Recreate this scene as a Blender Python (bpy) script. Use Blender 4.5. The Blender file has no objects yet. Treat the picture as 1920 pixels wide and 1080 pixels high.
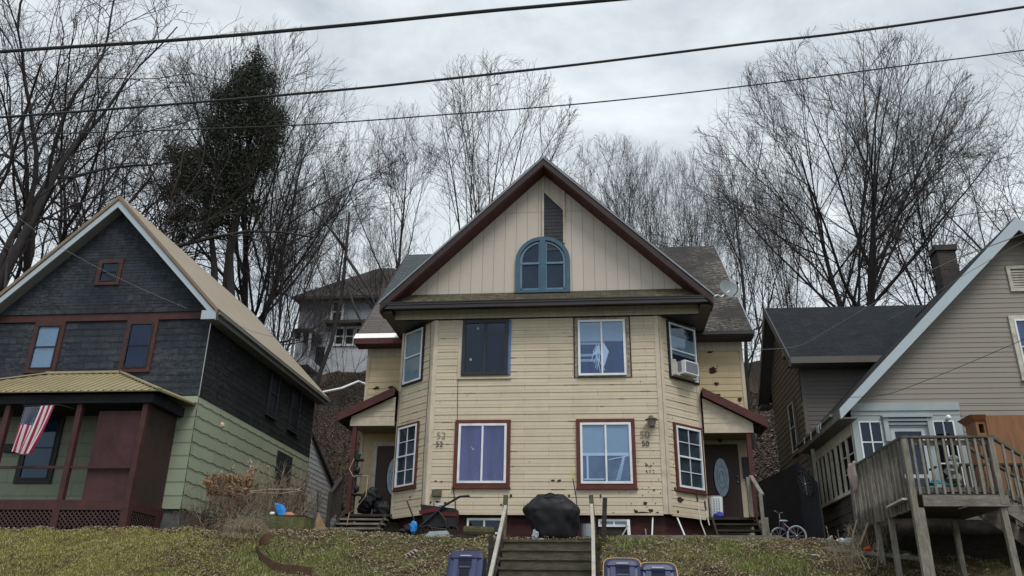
import bpy, math, random
import numpy as np
from mathutils import Vector, Matrix
random.seed(7); RNG=np.random.default_rng(11)
S=bpy.context.scene
COL=S.collection
# ------------------------------------------------------------ camera geometry
FPX=1533.46; PITCH,ROLL,YAW=[math.radians(a) for a in (22.12,0.939,6.26)]
def _cam():
    cp,sp=math.cos(PITCH),math.sin(PITCH); cr,sr=math.cos(ROLL),math.sin(ROLL)
    f=Vector((0,cp,sp)); up=Vector((0,-sp,cp)); ri=Vector((1,0,0))
    r=cr*ri+sr*up; u=-sr*ri+cr*up
    Z=Matrix.Rotation(YAW,3,'Z')
    return Z@f,Z@r,Z@u
CF,CR,CU=_cam(); CAM=Vector((0,0,1.6))
def ray(x,y): return CF*FPX+CR*(x-960)-CU*(y-540)
def W(x,y,Y):
    d=ray(x,y); return CAM+d*((Y-CAM.y)/d.y)
def WX(x,y,X):
    d=ray(x,y); return CAM+d*((X-CAM.x)/d.x)
# ------------------------------------------------------------ materials
def nm(name):
    m=bpy.data.materials.new(name); m.use_nodes=True
    nt=m.node_tree; b=nt.nodes['Principled BSDF']; return m,nt,b
def N(nt,t,**k):
    n=nt.nodes.new(t)
    for a,v in k.items(): setattr(n,a,v)
    return n
def c4(c): return (c[0],c[1],c[2],1)
def mixc(nt,fac,a,b,mode='MIX'):
    n=nt.nodes.new('ShaderNodeMix'); n.data_type='RGBA'; n.blend_type=mode
    for s,v in ((n.inputs[0],fac),(n.inputs[6],a),(n.inputs[7],b)):
        if isinstance(v,(int,float)): s.default_value=v
        elif isinstance(v,tuple): s.default_value=c4(v)
        else: nt.links.new(v,s)
    return n.outputs[2]
def ramp(nt,src,stops):
    r=nt.nodes.new('ShaderNodeValToRGB'); nt.links.new(src,r.inputs[0])
    e=r.color_ramp.elements
    while len(e)<len(stops): e.new(0.5)
    for i,(p,c) in enumerate(stops):
        e[i].position=p; e[i].color=c4(c) if isinstance(c,tuple) else (c,c,c,1)
    return r.outputs[0]
def coord(nt,kind='Object'):
    t=nt.nodes.new('ShaderNodeTexCoord'); return t.outputs[kind]
def noise(nt,vec,scale,detail=5,rough=.6,stretch=None,dist=0):
    if stretch:
        mp=nt.nodes.new('ShaderNodeMapping'); nt.links.new(vec,mp.inputs[0]); mp.inputs['Scale'].default_value=stretch; vec=mp.outputs[0]
    n=nt.nodes.new('ShaderNodeTexNoise'); nt.links.new(vec,n.inputs['Vector'])
    n.inputs['Scale'].default_value=scale; n.inputs['Detail'].default_value=detail; n.inputs['Roughness'].default_value=rough
    n.inputs['Distortion'].default_value=dist
    return n.outputs['Fac']
def bump(nt,b,h,strength=.3,dist=.02):
    n=nt.nodes.new('ShaderNodeBump'); n.inputs['Strength'].default_value=strength; n.inputs['Distance'].default_value=dist
    nt.links.new(h,n.inputs['Height']); nt.links.new(n.outputs[0],b.inputs['Normal'])
def plain(name,col,rough=.7,var=.25,scale=6,bmp=.15,metal=0,dirt=None,stretch=None,spec=.3):
    m,nt,b=nm(name); v=coord(nt)
    f=noise(nt,v,scale,6,.65,stretch)
    lo=tuple(x*(1-var) for x in col); hi=tuple(min(1,x*(1+var)) for x in col)
    c=ramp(nt,f,[(.3,lo),(.7,hi)])
    if dirt:
        f2=noise(nt,v,scale*.35,8,.7)
        c=mixc(nt,ramp(nt,f2,[(.5,0.),(.72,.8)]),c,dirt)
    nt.links.new(c,b.inputs['Base Color']); b.inputs['Roughness'].default_value=rough
    b.inputs['Metallic'].default_value=metal; b.inputs['Specular IOR Level'].default_value=spec
    if bmp: bump(nt,b,noise(nt,v,scale*6,4),bmp,.01)
    return m
def siding(name,col,w=1.2,h=.184,joint=.35,dirt=(.16,.13,.09),var=.12,dirtamt=.5,offs=.5,mort=.004,flat=.0,streak=True,rough=.75):
    m,nt,b=nm(name); uv=coord(nt,'UV')
    br=nt.nodes.new('ShaderNodeTexBrick'); nt.links.new(uv,br.inputs['Vector'])
    br.offset=offs; br.inputs['Scale'].default_value=1; br.inputs['Mortar Size'].default_value=mort; br.inputs['Mortar Smooth'].default_value=.3
    br.inputs['Bias'].default_value=0; br.inputs['Brick Width'].default_value=w; br.inputs['Row Height'].default_value=h
    br.inputs['Color1'].default_value=c4(tuple(x*(1-var) for x in col)); br.inputs['Color2'].default_value=c4(tuple(min(1,x*(1+var)) for x in col))
    br.inputs['Mortar'].default_value=c4(tuple(x*joint for x in col))
    c=br.outputs['Color']
    f=noise(nt,uv,1.3,9,.75,(1,.8,1) )
    c=mixc(nt,ramp(nt,f,[(.48,0.),(.75,dirtamt)]),c,dirt)
    f3=noise(nt,uv,26,5,.75,(1,.25,1) if streak else None)
    c=mixc(nt,ramp(nt,f3,[(.55,0.),(.75,dirtamt*.7)]),c,tuple(x*.45 for x in col))
    f2=noise(nt,uv,70,3,.6)
    c=mixc(nt,ramp(nt,f2,[(.3,.0),(.62,.22)]),c,tuple(min(1,x*1.25) for x in col))
    nt.links.new(c,b.inputs['Base Color']); b.inputs['Roughness'].default_value=rough; b.inputs['Specular IOR Level'].default_value=.25
    bump(nt,b,noise(nt,uv,60,4,.7,(3,.6,1)),.25,.006)
    return m
def shingle(name,c1,c2,w=.3,h=.15,lich=None,lichamt=.5,mort=.008,bmp=.6,blot=.5,warp=.03,wsc=6):
    m,nt,b=nm(name); uv=coord(nt,'UV')
    ds=noise(nt,uv,4,4)
    va=nt.nodes.new('ShaderNodeVectorMath'); va.operation='SCALE'; va.inputs['Scale'].default_value=warp
    nn=nt.nodes.new('ShaderNodeTexNoise'); nt.links.new(uv,nn.inputs['Vector']); nn.inputs['Scale'].default_value=wsc
    nt.links.new(nn.outputs['Color'],va.inputs[0])
    ad=nt.nodes.new('ShaderNodeVectorMath'); nt.links.new(uv,ad.inputs[0]); nt.links.new(va.outputs[0],ad.inputs[1])
    br=nt.nodes.new('ShaderNodeTexBrick'); nt.links.new(ad.outputs[0],br.inputs['Vector'])
    br.inputs['Scale'].default_value=1; br.inputs['Mortar Size'].default_value=mort; br.inputs['Mortar Smooth'].default_value=.2
    br.inputs['Brick Width'].default_value=w; br.inputs['Row Height'].default_value=h; br.inputs['Bias'].default_value=-.1
    br.inputs['Color1'].default_value=c4(c1); br.inputs['Color2'].default_value=c4(c2); br.inputs['Mortar'].default_value=c4(tuple(x*.35 for x in c1))
    c=br.outputs['Color']
    f=noise(nt,uv,1.2,8,.75)
    c=mixc(nt,ramp(nt,f,[(.35,0.),(.7,blot)]),c,tuple(x*.55 for x in c1))
    if lich:
        g=noise(nt,uv,9,8,.8,(.6,1.4,1))
        g2=noise(nt,uv,.55,3,.6)
        mu=nt.nodes.new('ShaderNodeMath'); mu.operation='MULTIPLY'; nt.links.new(ramp(nt,g,[(.50,0.),(.56,1.)]),mu.inputs[0]); nt.links.new(ramp(nt,g2,[(.42,.05),(.6,lichamt)]),mu.inputs[1])
        c=mixc(nt,mu.outputs[0],c,lich)
    nt.links.new(c,b.inputs['Base Color']); b.inputs['Roughness'].default_value=.9; b.inputs['Specular IOR Level'].default_value=.2
    bump(nt,b,br.outputs['Fac'],-bmp if False else bmp,.01)
    return m
def glass(name,tint=(.85,.9,.97),refl=.055):
    m=bpy.data.materials.new(name); m.use_nodes=True; nt=m.node_tree; nt.nodes.clear()
    o=N(nt,'ShaderNodeOutputMaterial'); mx=N(nt,'ShaderNodeMixShader'); tr=N(nt,'ShaderNodeBsdfTransparent'); gl=N(nt,'ShaderNodeBsdfGlossy')
    tr.inputs[0].default_value=c4(tint); gl.inputs[0].default_value=(.75,.85,1,1); gl.inputs['Roughness'].default_value=.04
    n=noise(nt,coord(nt),3,2); bp=N(nt,'ShaderNodeBump'); bp.inputs['Strength'].default_value=.06; bp.inputs['Distance'].default_value=.05
    nt.links.new(n,bp.inputs['Height']); nt.links.new(bp.outputs[0],gl.inputs['Normal'])
    mx.inputs[0].default_value=refl
    nt.links.new(tr.outputs[0],mx.inputs[1]); nt.links.new(gl.outputs[0],mx.inputs[2]); nt.links.new(mx.outputs[0],o.inputs[0])
    return m
M={}
M['cream']=siding('cream_siding',(.53,.460,.348),w=1.22,dirt=(.30,.235,.15),dirtamt=.45,var=.06,joint=.42,mort=.005)
M['cream_side']=siding('cream_siding_yellow',(.50,.41,.26),w=.9,dirt=(.24,.18,.09),dirtamt=.25,var=.06,joint=.5,mort=.003)
M['cream_trim']=plain('cream_trim',(.53,.46,.365),.7,.12,3,dirt=(.3,.24,.15))
M['panel']=siding('grey_cream_panel',(.485,.435,.38),w=.30,h=6,offs=0,joint=.5,dirt=(.3,.26,.2),dirtamt=.22,var=.05,mort=.009,streak=True)
M['strip']=siding('shake_strip',(.45,.40,.32),w=.2,h=.6,offs=0,joint=.45,dirt=(.25,.22,.17),dirtamt=.25,var=.08,mort=.005)
M['brown']=plain('dark_brown_metal',(.021,.017,.019),.45,.15,2,.05,spec=.5)
M['maroon']=plain('maroon_paint',(.075,.023,.022),.6,.25,4,dirt=(.05,.025,.02))
M['redtrim']=plain('brick_red_trim',(.105,.030,.023),.65,.25,5,dirt=(.08,.03,.02))
M['rake']=plain('brown_soffit',(.034,.021,.021),.6,.2,4)
M['drip']=plain('grey_drip_edge',(.24,.26,.30),.5,.15,4)
M['greenroof']=shingle('green_grey_shingle',(.066,.082,.090),(.086,.102,.110),blot=.4,mort=.012)
M['brownroof']=shingle('brown_grey_shingle',(.046,.041,.040),(.030,.028,.029),lich=(.27,.25,.21),lichamt=.7)
M['leftlow']=shingle('weathered_grey_shingle',(.14,.125,.115),(.085,.078,.075),w=.9,h=.13,blot=.4,mort=.014)
M['pent']=shingle('mossy_pent_shingle',(.085,.072,.055),(.055,.048,.038),lich=(.16,.14,.07),lichamt=.7)
M['white']=plain('white_vinyl',(.70,.73,.76),.4,.06,5,.03,dirt=(.45,.46,.45),spec=.5)
M['offwhite']=plain('chalky_white_paint',(.50,.48,.42),.75,.2,7,dirt=(.18,.16,.12))
M['black']=plain('black_paint',(.018,.018,.02),.5,.2,4,.05)
M['darkframe']=plain('dark_bronze_frame',(.022,.024,.032),.4,.2,5,.05)
M['void']=plain('shade_black',(.016,.018,.022),.9,.4,2,0)  # near-black colour stands in for unlit depth behind panes and openings
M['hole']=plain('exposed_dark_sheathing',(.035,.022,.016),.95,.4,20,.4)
M['blue']=plain('dull_blue_paint',(.048,.105,.155),.6,.15,5,dirt=(.06,.09,.12))
M['bluestrip']=plain('blue_paint_strip',(.10,.18,.33),.6,.15,5)
M['curt_purple']=plain('purple_curtain',(.080,.052,.17),.8,.45,1.2,0,stretch=(3,3,.5))  # stretched tone bands paint the shading of the folds
M['curt_blue']=plain('blue_curtain',(.013,.032,.11),.8,.5,1.5,0,stretch=(4,4,.5))  # fold shading painted by stretched tone bands here too
M['blind']=plain('pale_blue_blind',(.30,.39,.44),.7,.06,2,0)
M['blind_grey']=plain('grey_green_blind',(.30,.36,.34),.8,.1,3,0)
M['greydrape']=plain('grey_blue_drape',(.085,.13,.19),.8,.55,2.2,0)
M['dim']=plain('dim_room_backing',(.050,.060,.058),.9,.5,2.5,0)  # dim grey backing stands in for a poorly lit room
M['slat']=plain('bent_blind_slat',(.62,.72,.80),.6,.06,3,0)
M['glass']=glass('window_glass')
M['glassdk']=glass('dark_window_glass',(.5,.6,.7),.035)
M['oval']=plain('oval_leaded_glass',(.13,.22,.34),.15,.35,8,.2,spec=.9)
M['door']=plain('dark_brown_door',(.045,.026,.022),.5,.2,3,.05)
M['metal']=plain('dull_metal',(.35,.35,.35),.35,.2,8,.05,metal=.8)
M['brick']=siding('painted_red_brick',(.055,.019,.018),w=.21,h=.07,joint=.55,dirt=(.03,.02,.02),dirtamt=.7,var=.3)
M['lamp']=plain('weathered_lantern',(.10,.085,.06),.5,.3,9)
M['lampglass']=plain('frosted_lantern_glass',(.2,.17,.16),.3,.2,9,0)
M['wood']=plain('weathered_grey_wood',(.20,.185,.16),.9,.4,5,.5,stretch=(6,6,1),dirt=(.09,.10,.05))
M['woodh']=plain('weathered_grey_board',(.17,.155,.135),.9,.45,4,.5,stretch=(1,6,6),dirt=(.07,.065,.05))
M['tread']=plain('mossy_dark_tread',(.085,.075,.055),.95,.5,5,.5,stretch=(1,5,5),dirt=(.05,.055,.022))
M['wooddk']=plain('dark_wet_wood',(.035,.030,.025),.9,.5,5,.4,stretch=(1,5,5))
M['wood2']=plain('darker_weathered_wood',(.12,.11,.095),.9,.45,5,.5,stretch=(6,6,1),dirt=(.06,.06,.04))
M['rail']=plain('pale_handrail',(.36,.34,.30),.8,.2,5,.3)
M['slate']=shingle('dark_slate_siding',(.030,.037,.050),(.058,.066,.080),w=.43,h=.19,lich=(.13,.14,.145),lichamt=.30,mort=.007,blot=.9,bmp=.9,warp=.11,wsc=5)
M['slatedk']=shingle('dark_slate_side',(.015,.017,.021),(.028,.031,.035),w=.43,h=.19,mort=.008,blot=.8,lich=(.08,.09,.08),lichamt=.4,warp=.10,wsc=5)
M['green']=siding('sage_green_siding',(.27,.31,.23),w=1.22,h=.335,joint=.3,dirt=(.12,.145,.09),dirtamt=.3,var=.07,mort=.006)
M['tan']=plain('tan_metal_roof',(.31,.26,.19),.45,.08,1.2,.03,metal=.0,spec=.5)
M['tanrib']=plain('olive_tan_metal_roof',(.31,.27,.165),.45,.12,1.5,.03,dirt=(.22,.19,.11),spec=.5)
M['palefascia']=plain('pale_blue_fascia',(.38,.45,.50),.55,.05,3,.03)
M['soffit']=plain('grey_soffit',(.15,.155,.155),.6,.1,3,.03)
M['soffit_cream']=siding('planked_porch_ceiling',(.22,.185,.12),w=9,h=.09,joint=.45,dirt=(.1,.08,.05),var=.05)
M['ox']=plain('oxblood_paint',(.062,.024,.022),.6,.3,3,.15,dirt=(.04,.02,.02))
M['oxpanel']=plain('blotchy_oxblood_board',(.050,.021,.025),.75,.25,2,.1,dirt=(.095,.04,.047),stretch=(2,2,.8))
M['stone']=plain('grey_stone',(.10,.10,.10),.9,.4,5,.6)
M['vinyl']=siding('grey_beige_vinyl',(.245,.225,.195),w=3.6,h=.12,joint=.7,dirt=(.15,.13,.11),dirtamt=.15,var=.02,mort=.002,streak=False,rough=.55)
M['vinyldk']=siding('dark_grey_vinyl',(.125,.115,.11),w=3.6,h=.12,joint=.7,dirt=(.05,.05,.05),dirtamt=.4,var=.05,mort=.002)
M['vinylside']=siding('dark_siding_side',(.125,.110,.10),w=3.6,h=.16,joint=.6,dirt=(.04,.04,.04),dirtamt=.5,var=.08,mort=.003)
M['greysid']=siding('pale_grey_clapboard',(.40,.42,.44),w=3.6,h=.17,joint=.6,dirt=(.15,.15,.15),dirtamt=.3,var=.05)
M['farwall']=siding('far_pale_clapboard',(.50,.53,.58),w=3,h=.2,joint=.6,dirt=(.13,.13,.14),dirtamt=.5,var=.06)
M['farup']=siding('far_grey_upper_clapboard',(.25,.27,.32),w=3,h=.2,joint=.6,dirt=(.08,.08,.09),dirtamt=.5,var=.06)
M['farroof']=shingle('far_grey_shingle',(.085,.078,.075),(.11,.10,.095),mort=.01)
M['blackroof']=shingle('black_blue_shingle',(.012,.015,.020),(.020,.024,.030),lich=(.07,.07,.06),lichamt=.2,mort=.006,blot=.3)
M['paleblue']=plain('pale_blue_paint',(.32,.365,.385),.6,.06,4,.05,dirt=(.26,.33,.37))
M['orange']=plain('orange_varnished_wood',(.205,.09,.036),.5,.25,2.5,.08,stretch=(4,4,.7),spec=.4)
M['chim']=siding('sooty_brick',(.034,.028,.028),w=.21,h=.07,joint=1.8,dirt=(.02,.018,.018),dirtamt=.6,var=.4,mort=.01)
M['tarp']=plain('black_fabric_cover',(.012,.0125,.015),.62,.3,3,.3,spec=.3)
M['binblue']=plain('navy_blue_plastic',(.010,.017,.070),.38,.2,4,.08,spec=.5,dirt=(.028,.038,.10))
M['binlight']=plain('highlight_blue_plastic',(.032,.045,.115),.5,.2,6,.05)  # lighter blue paints the highlights on the lid ribs
M['yellow']=plain('yellow_rim_plastic',(.50,.30,.06),.5,.15,6,.05)
M['rubber']=plain('black_rubber',(.015,.015,.015),.8,.2,6,.1)
M['red']=plain('red_nylon',(.10,.008,.012),.6,.3,6,.1)
M['bluebag']=plain('bright_blue_plastic',(.03,.22,.62),.4,.25,6,.1)
M['bluedk']=plain('deep_blue_cloth',(.02,.03,.28),.6,.3,6,.1)
M['tanpaper']=plain('tan_cardboard',(.45,.35,.20),.8,.15,5,.1)
M['palegrey']=plain('pale_grey_plastic',(.30,.33,.36),.6,.2,6,.1)
M['aqua']=plain('aqua_plastic',(.05,.45,.55),.4,.2,8,0)
M['pink']=plain('pale_pink_cloth',(.42,.33,.31),.9,.15,6,.2)
M['terracotta']=plain('terracotta_plastic',(.42,.19,.12),.7,.15,6,.1)
M['orangep']=plain('orange_plastic',(.62,.10,.02),.5,.15,6,.05)
M['purple']=plain('purple_bike_paint',(.06,.012,.085),.35,.2,6,.05,spec=.6)
M['rust']=plain('rusty_steel',(.09,.05,.032),.9,.4,10,.4)
M['hyd']=plain('dried_tan_flower_head',(.40,.20,.085),.9,.4,20,.3)
M['hydp']=plain('pale_dried_flower_head',(.50,.38,.26),.9,.3,20,.3)
M['stem']=plain('dry_brown_stem',(.17,.125,.095),.9,.4,8,0)
M['stemg']=plain('pale_dead_stem',(.28,.235,.17),.9,.3,8,0)
M['bark']=plain('dark_grey_bark',(.030,.027,.027),.95,.35,3,.6,stretch=(4,4,1))
M['twig']=plain('purplish_brown_twig',(.046,.038,.038),.95,.25,1,0)
M['twigg']=plain('grey_brown_twig',(.085,.075,.066),.95,.25,1,0)
M['wire']=plain('black_cable',(.030,.033,.036),.55,.3,30,.3)
M['wirelt']=plain('grey_service_wire',(.15,.15,.145),.6,.3,30,0)
M['concrete']=plain('worn_concrete',(.28,.27,.25),.9,.2,3,.3)
M['asphalt']=plain('asphalt',(.05,.05,.052),.9,.3,8,.5)
# ------------------------------------------------------------ mesh building
def root_loc(p):
    v=Vector((0,0,0))
    while p is not None: v=v+Vector(p.location); p=p.parent
    return v
def link_mesh(name,verts,faces,mats,parent,uv=True,smooth=False,fm=None):
    me=bpy.data.meshes.new(name); me.from_pydata([tuple(v) for v in verts],[],faces)
    if not isinstance(mats,(list,tuple)): mats=[mats]
    for m in mats: me.materials.append(m)
    if fm: me.polygons.foreach_set('material_index',fm)
    me.update()
    if uv:
        ul=me.uv_layers.new(name='UVMap').data
        for p in me.polygons:
            n=p.normal
            if abs(n.z)>.97: t=Vector((1,0,0)); b=Vector((0,1,0))
            else:
                t=Vector((-n.y,n.x,0)).normalized(); b=n.cross(t)
                if abs(n.z)<.12: b=Vector((0,0,1))
            for li in p.loop_indices:
                co=me.vertices[me.loops[li].vertex_index].co
                ul[li].uv=(co.dot(t),co.dot(b))
    if smooth: me.polygons.foreach_set('use_smooth',[True]*len(me.polygons))
    o=bpy.data.objects.new(name,me); COL.objects.link(o)
    if parent is not None:
        o.parent=parent; off=root_loc(parent); me.transform(Matrix.Translation(-off))
    return o
class MB:
    def __init__(s): s.v=[]; s.f=[]; s.m=[]; s.cur=0
    def add(s,vs,fs):
        n=len(s.v); s.v+= [Vector(v) for v in vs]; s.f+=[tuple(n+i for i in f) for f in fs]; s.m+=[s.cur]*len(fs)
    def hexa(s,p):   # 8 pts: bottom 0-3, top 4-7
        s.add(p,[(0,3,2,1),(4,5,6,7),(0,1,5,4),(1,2,6,5),(2,3,7,6),(3,0,4,7)])
    def box(s,x0,x1,y0,y1,z0,z1):
        s.hexa([(x0,y0,z0),(x1,y0,z0),(x1,y1,z0),(x0,y1,z0),(x0,y0,z1),(x1,y0,z1),(x1,y1,z1),(x0,y1,z1)])
    def bar(s,a,b,w,h=None,up=(0,0,1)):
        a=Vector(a);b=Vector(b);h=h or w; d=(b-a).normalized(); u=Vector(up)
        if abs(d.dot(u))>.98: u=Vector((0,1,0))
        r=d.cross(u).normalized(); u=r.cross(d)
        p=[]
        for e in (a,b):
            for i,j in ((-1,-1),(1,-1),(1,1),(-1,1)): p.append(e+r*(i*w/2)+u*(j*h/2))
        s.add(p,[(0,1,2,3),(7,6,5,4),(0,4,5,1),(1,5,6,2),(2,6,7,3),(3,7,4,0)])
    def tube(s,pts,r,n=8,closed=False):
        pts=[Vector(p) for p in pts]; k=len(pts); rs=r if isinstance(r,(list,tuple)) else [r]*k
        rings=[]
        for i,p in enumerate(pts):
            if closed: d=pts[(i+1)%k]-pts[i-1]
            else: d=pts[min(i+1,k-1)]-pts[max(i-1,0)]
            d.normalize(); u=Vector((0,0,1)) if abs(d.z)<.9 else Vector((1,0,0))
            a=d.cross(u).normalized(); b=a.cross(d)
            rings.append([p+(a*math.cos(2*math.pi*j/n)+b*math.sin(2*math.pi*j/n))*rs[i] for j in range(n)])
        base=0; vs=[v for r_ in rings for v in r_]; fs=[]
        for i in range(k if closed else k-1):
            i2=(i+1)%k
            for j in range(n):
                fs.append((i*n+j,i*n+(j+1)%n,i2*n+(j+1)%n,i2*n+j))
        if not closed:
            fs.append(tuple(range(n-1,-1,-1))); fs.append(tuple((k-1)*n+j for j in range(n)))
        s.add(vs,fs)
    def slab(s,pts,t):   # polygon extruded along -normal
        pts=[Vector(p) for p in pts]; n=(pts[1]-pts[0]).cross(pts[2]-pts[0]).normalized()
        k=len(pts); lo=[p-n*t for p in pts]
        s.add(pts+lo,[tuple(range(k)),tuple(range(2*k-1,k-1,-1))]+[((i+1)%k,i,k+i,k+(i+1)%k) for i in range(k)])
    def sphere(s,c,r,sc=(1,1,1),nu=10,nv=7,jit=0):
        vs=[];fs=[];c=Vector(c)
        for i in range(nv+1):
            th=math.pi*i/nv
            for j in range(nu):
                ph=2*math.pi*j/nu; q=1+random.uniform(-jit,jit)
                vs.append(c+Vector((math.sin(th)*math.cos(ph)*sc[0],math.sin(th)*math.sin(ph)*sc[1],math.cos(th)*sc[2]))*r*q)
        for i in range(nv):
            for j in range(nu): fs.append((i*nu+j,(i+1)*nu+j,(i+1)*nu+(j+1)%nu,i*nu+(j+1)%nu))
        s.add(vs,fs)
    def build(s,name,mat,parent=None,smooth=False,label=None):
        o=link_mesh(name,s.v,s.f,mat,parent,smooth=smooth,fm=s.m if isinstance(mat,(list,tuple)) else None)
        if label: o['label']=label
        return o
def thing(name,label,cat,loc=(0,0,0),group=None,kind=None):
    o=bpy.data.objects.new(name,None); COL.objects.link(o); o.location=loc; o.empty_display_size=.3
    o['label']=label; o['category']=cat
    if group: o['group']=group
    if kind: o['kind']=kind
    return o
def tag(o,label,cat,group=None,kind=None):
    o['label']=label; o['category']=cat
    if group: o['group']=group
    if kind: o['kind']=kind
    # put the origin at the base of the mesh
    if o.type=='MESH' and o.parent is None and tuple(o.location)==(0,0,0):
        co=np.empty(len(o.data.vertices)*3); o.data.vertices.foreach_get('co',co); co=co.reshape(-1,3)
        c=Vector(((co[:,0].min()+co[:,0].max())/2,(co[:,1].min()+co[:,1].max())/2,co[:,2].min()))
        o.data.transform(Matrix.Translation(-c)); o.location=c
    return o
def copy_tree(o,parent=None):
    c=o.copy(); COL.objects.link(c); c.parent=parent
    for ch in list(o.children): copy_tree(ch,c)
    return c
class Wall:
    def __init__(s,x,y,ux,uy):
        l=math.hypot(ux,uy); s.O=Vector((x,y,0)); s.U=Vector((ux/l,uy/l,0)); s.N=Vector((uy/l,-ux/l,0))
    def p(s,u,z,d=0): return s.O+s.U*u+Vector((0,0,z))+s.N*d
    def px(s,x,y,d=0):
        r=ray(x,y); t=((s.O+s.N*d)-CAM).dot(s.N)/r.dot(s.N); q=CAM+r*t
        return (q-s.O).dot(s.U),q.z
    def box(s,mb,u0,u1,z0,z1,d0,d1):
        P=s.p; mb.hexa([P(u0,z0,d1),P(u1,z0,d1),P(u1,z0,d0),P(u0,z0,d0),P(u0,z1,d1),P(u1,z1,d1),P(u1,z1,d0),P(u0,z1,d0)])
    def frame(s,mb,u0,u1,z0,z1,w,d0,d1,wb=None):
        wb=w if wb is None else wb
        s.box(mb,u0,u1,z1-w,z1,d0,d1); s.box(mb,u0,u1,z0,z0+wb,d0,d1)
        s.box(mb,u0,u0+w,z0+wb,z1-w,d0,d1); s.box(mb,u1-w,u1,z0+wb,z1-w,d0,d1)
    def rect(s,c):   # px corners TL,TR,BL,BR -> averaged rect
        a=[s.px(*q) for q in c]
        return (a[0][0]+a[2][0])/2,(a[1][0]+a[3][0])/2,(a[2][1]+a[3][1])/2,(a[0][1]+a[1][1])/2
    def rect2(s,x0,y0,x1,y1):
        return s.rect([(x0,y0),(x1,y0),(x0,y1),(x1,y1)])
def lap(mb,w,z0,z1,course,lip,ur,irregular=0):
    z=z0
    while z<z1-1e-3:
        zt=min(z+course,z1); a0,a1=ur(z); b0,b1=ur(zt)
        if a1>a0:
            j=irregular*random.uniform(-1,1)
            P=w.p; n=len(mb.v)
            mb.add([P(a0,z,lip+j),P(a1,z,lip+j),P(b1,zt,.004),P(b0,zt,.004),P(a0,z,0),P(a1,z,0)],[(0,1,2,3),(4,5,1,0)])
        z=zt
def txt(s,size,w,u,z,d,mat,parent,name,extr=.006,bold=.0):
    cu=bpy.data.curves.new(name,'FONT'); cu.body=s; cu.size=size; cu.extrude=extr; cu.offset=bold
    o=bpy.data.objects.new(name,cu); COL.objects.link(o)
    dg=bpy.context.evaluated_depsgraph_get(); me=bpy.data.meshes.new_from_object(o.evaluated_get(dg)); bpy.data.objects.remove(o)
    R=Matrix((( w.U.x,0,w.N.x),(w.U.y,0,w.N.y),(0,1,0))).to_4x4()
    me.transform(Matrix.Translation(w.p(u,z,d))@R); me.materials.clear(); me.materials.append(mat)
    ob=bpy.data.objects.new(name,me); COL.objects.link(ob); ob.parent=parent; me.transform(Matrix.Translation(-root_loc(parent)))
    return ob
def window(par,w,r,trim=None,tw=.09,frame='white',fw=.05,style='slider',back='void',gl='glass',name='window',sill=True,base=.02,label=None,extras=None):
    u0,u1,z0,z1=r
    c=MB()
    if trim:
        w.frame(c,u0,u1,z0,z1,tw,base-.02,base+.035)
        if sill: w.box(c,u0-.02,u1+.02,z0-.035,z0-.002,base-.02,base+.06)
        root=c.build(name,M[trim],par); u0+=tw;u1-=tw;z0+=tw;z1-=tw
    f=MB(); w.frame(f,u0,u1,z0,z1,fw,base,base+.05)
    um=(u0+u1)/2; zm=(z0+z1)/2
    if style=='slider': w.box(f,um-fw*.4,um+fw*.4,z0+fw,z1-fw,base+.004,base+.045)
    else:
        w.box(f,u0+fw,u1-fw,zm-fw*.4,zm+fw*.4,base+.004,base+.047)
        if style=='hung6':
            for za,zb in ((z0+fw,zm-fw*.4),(zm+fw*.4,z1-fw)):
                w.box(f,um-.009,um+.009,za,zb,base+.010,base+.032); w.box(f,u0+fw,u1-fw,(za+zb)/2-.009,(za+zb)/2+.009,base+.012,base+.030)
    if trim: f.build('sash',M[frame],root)
    else: root=f.build(name,M[frame],par)
    b=MB(); w.box(b,u0+.004,u1-.004,z0+.004,z1-.004,base-.014,base+.003); b.build('curtain' if back not in ('void','dim') else 'unlit_room_sheet',M[back],root)  # without a curtain, a dark sheet stands in for the unlit room
    if extras: extras(w,u0+fw,u1-fw,z0+fw,z1-fw,base,root)
    g=MB(); w.box(g,u0+fw*.6,u1-fw*.6,z0+fw*.6,z1-fw*.6,base+.018,base+.021); g.build('pane',M[gl],root)
    if label: root['label']=label
    return root
# ------------------------------------------------------------ terrain
PRO=[(-400,-.06),(10.3,-.06),(10.5,.06),(12.6,.10),(13.0,1.3),(14.4,1.55),(16.4,2.33),(17.6,2.87),(18.5,3.22),(18.9,3.30),(24.0,3.42),(26,4.4),(36,9.3),(50,16.5),(62,18.5),(90,21),(400,30)]
PY=np.array([a for a,_ in PRO]); PZ=np.array([b for _,b in PRO])
def sst(a,b,x): t=np.clip((x-a)/(b-a),0,1); return t*t*(3-2*t)
def H0(x,y):
    x=np.asarray(x,float); y=np.asarray(y,float)
    lf=sst(-7.2,-9.2,x)*sst(14,16.5,y)*sst(30,24,y)
    yy=y+.75*lf
    z=np.interp(yy,PY,PZ)
    z=z+.22*sst(-3.5,-7.0,x)*sst(17,20,y)*sst(28,24,y)*(1-lf)+.06*lf
    z=z-.28*sst(4.5,6.5,x)*sst(15,17.5,y)*sst(30,24,y)
    z=z-.75*sst(-2.33,-2.18,x)*sst(.02,-.13,x)*sst(18.95,18.7,y)*sst(13.1,13.4,y)
    return z
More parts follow.
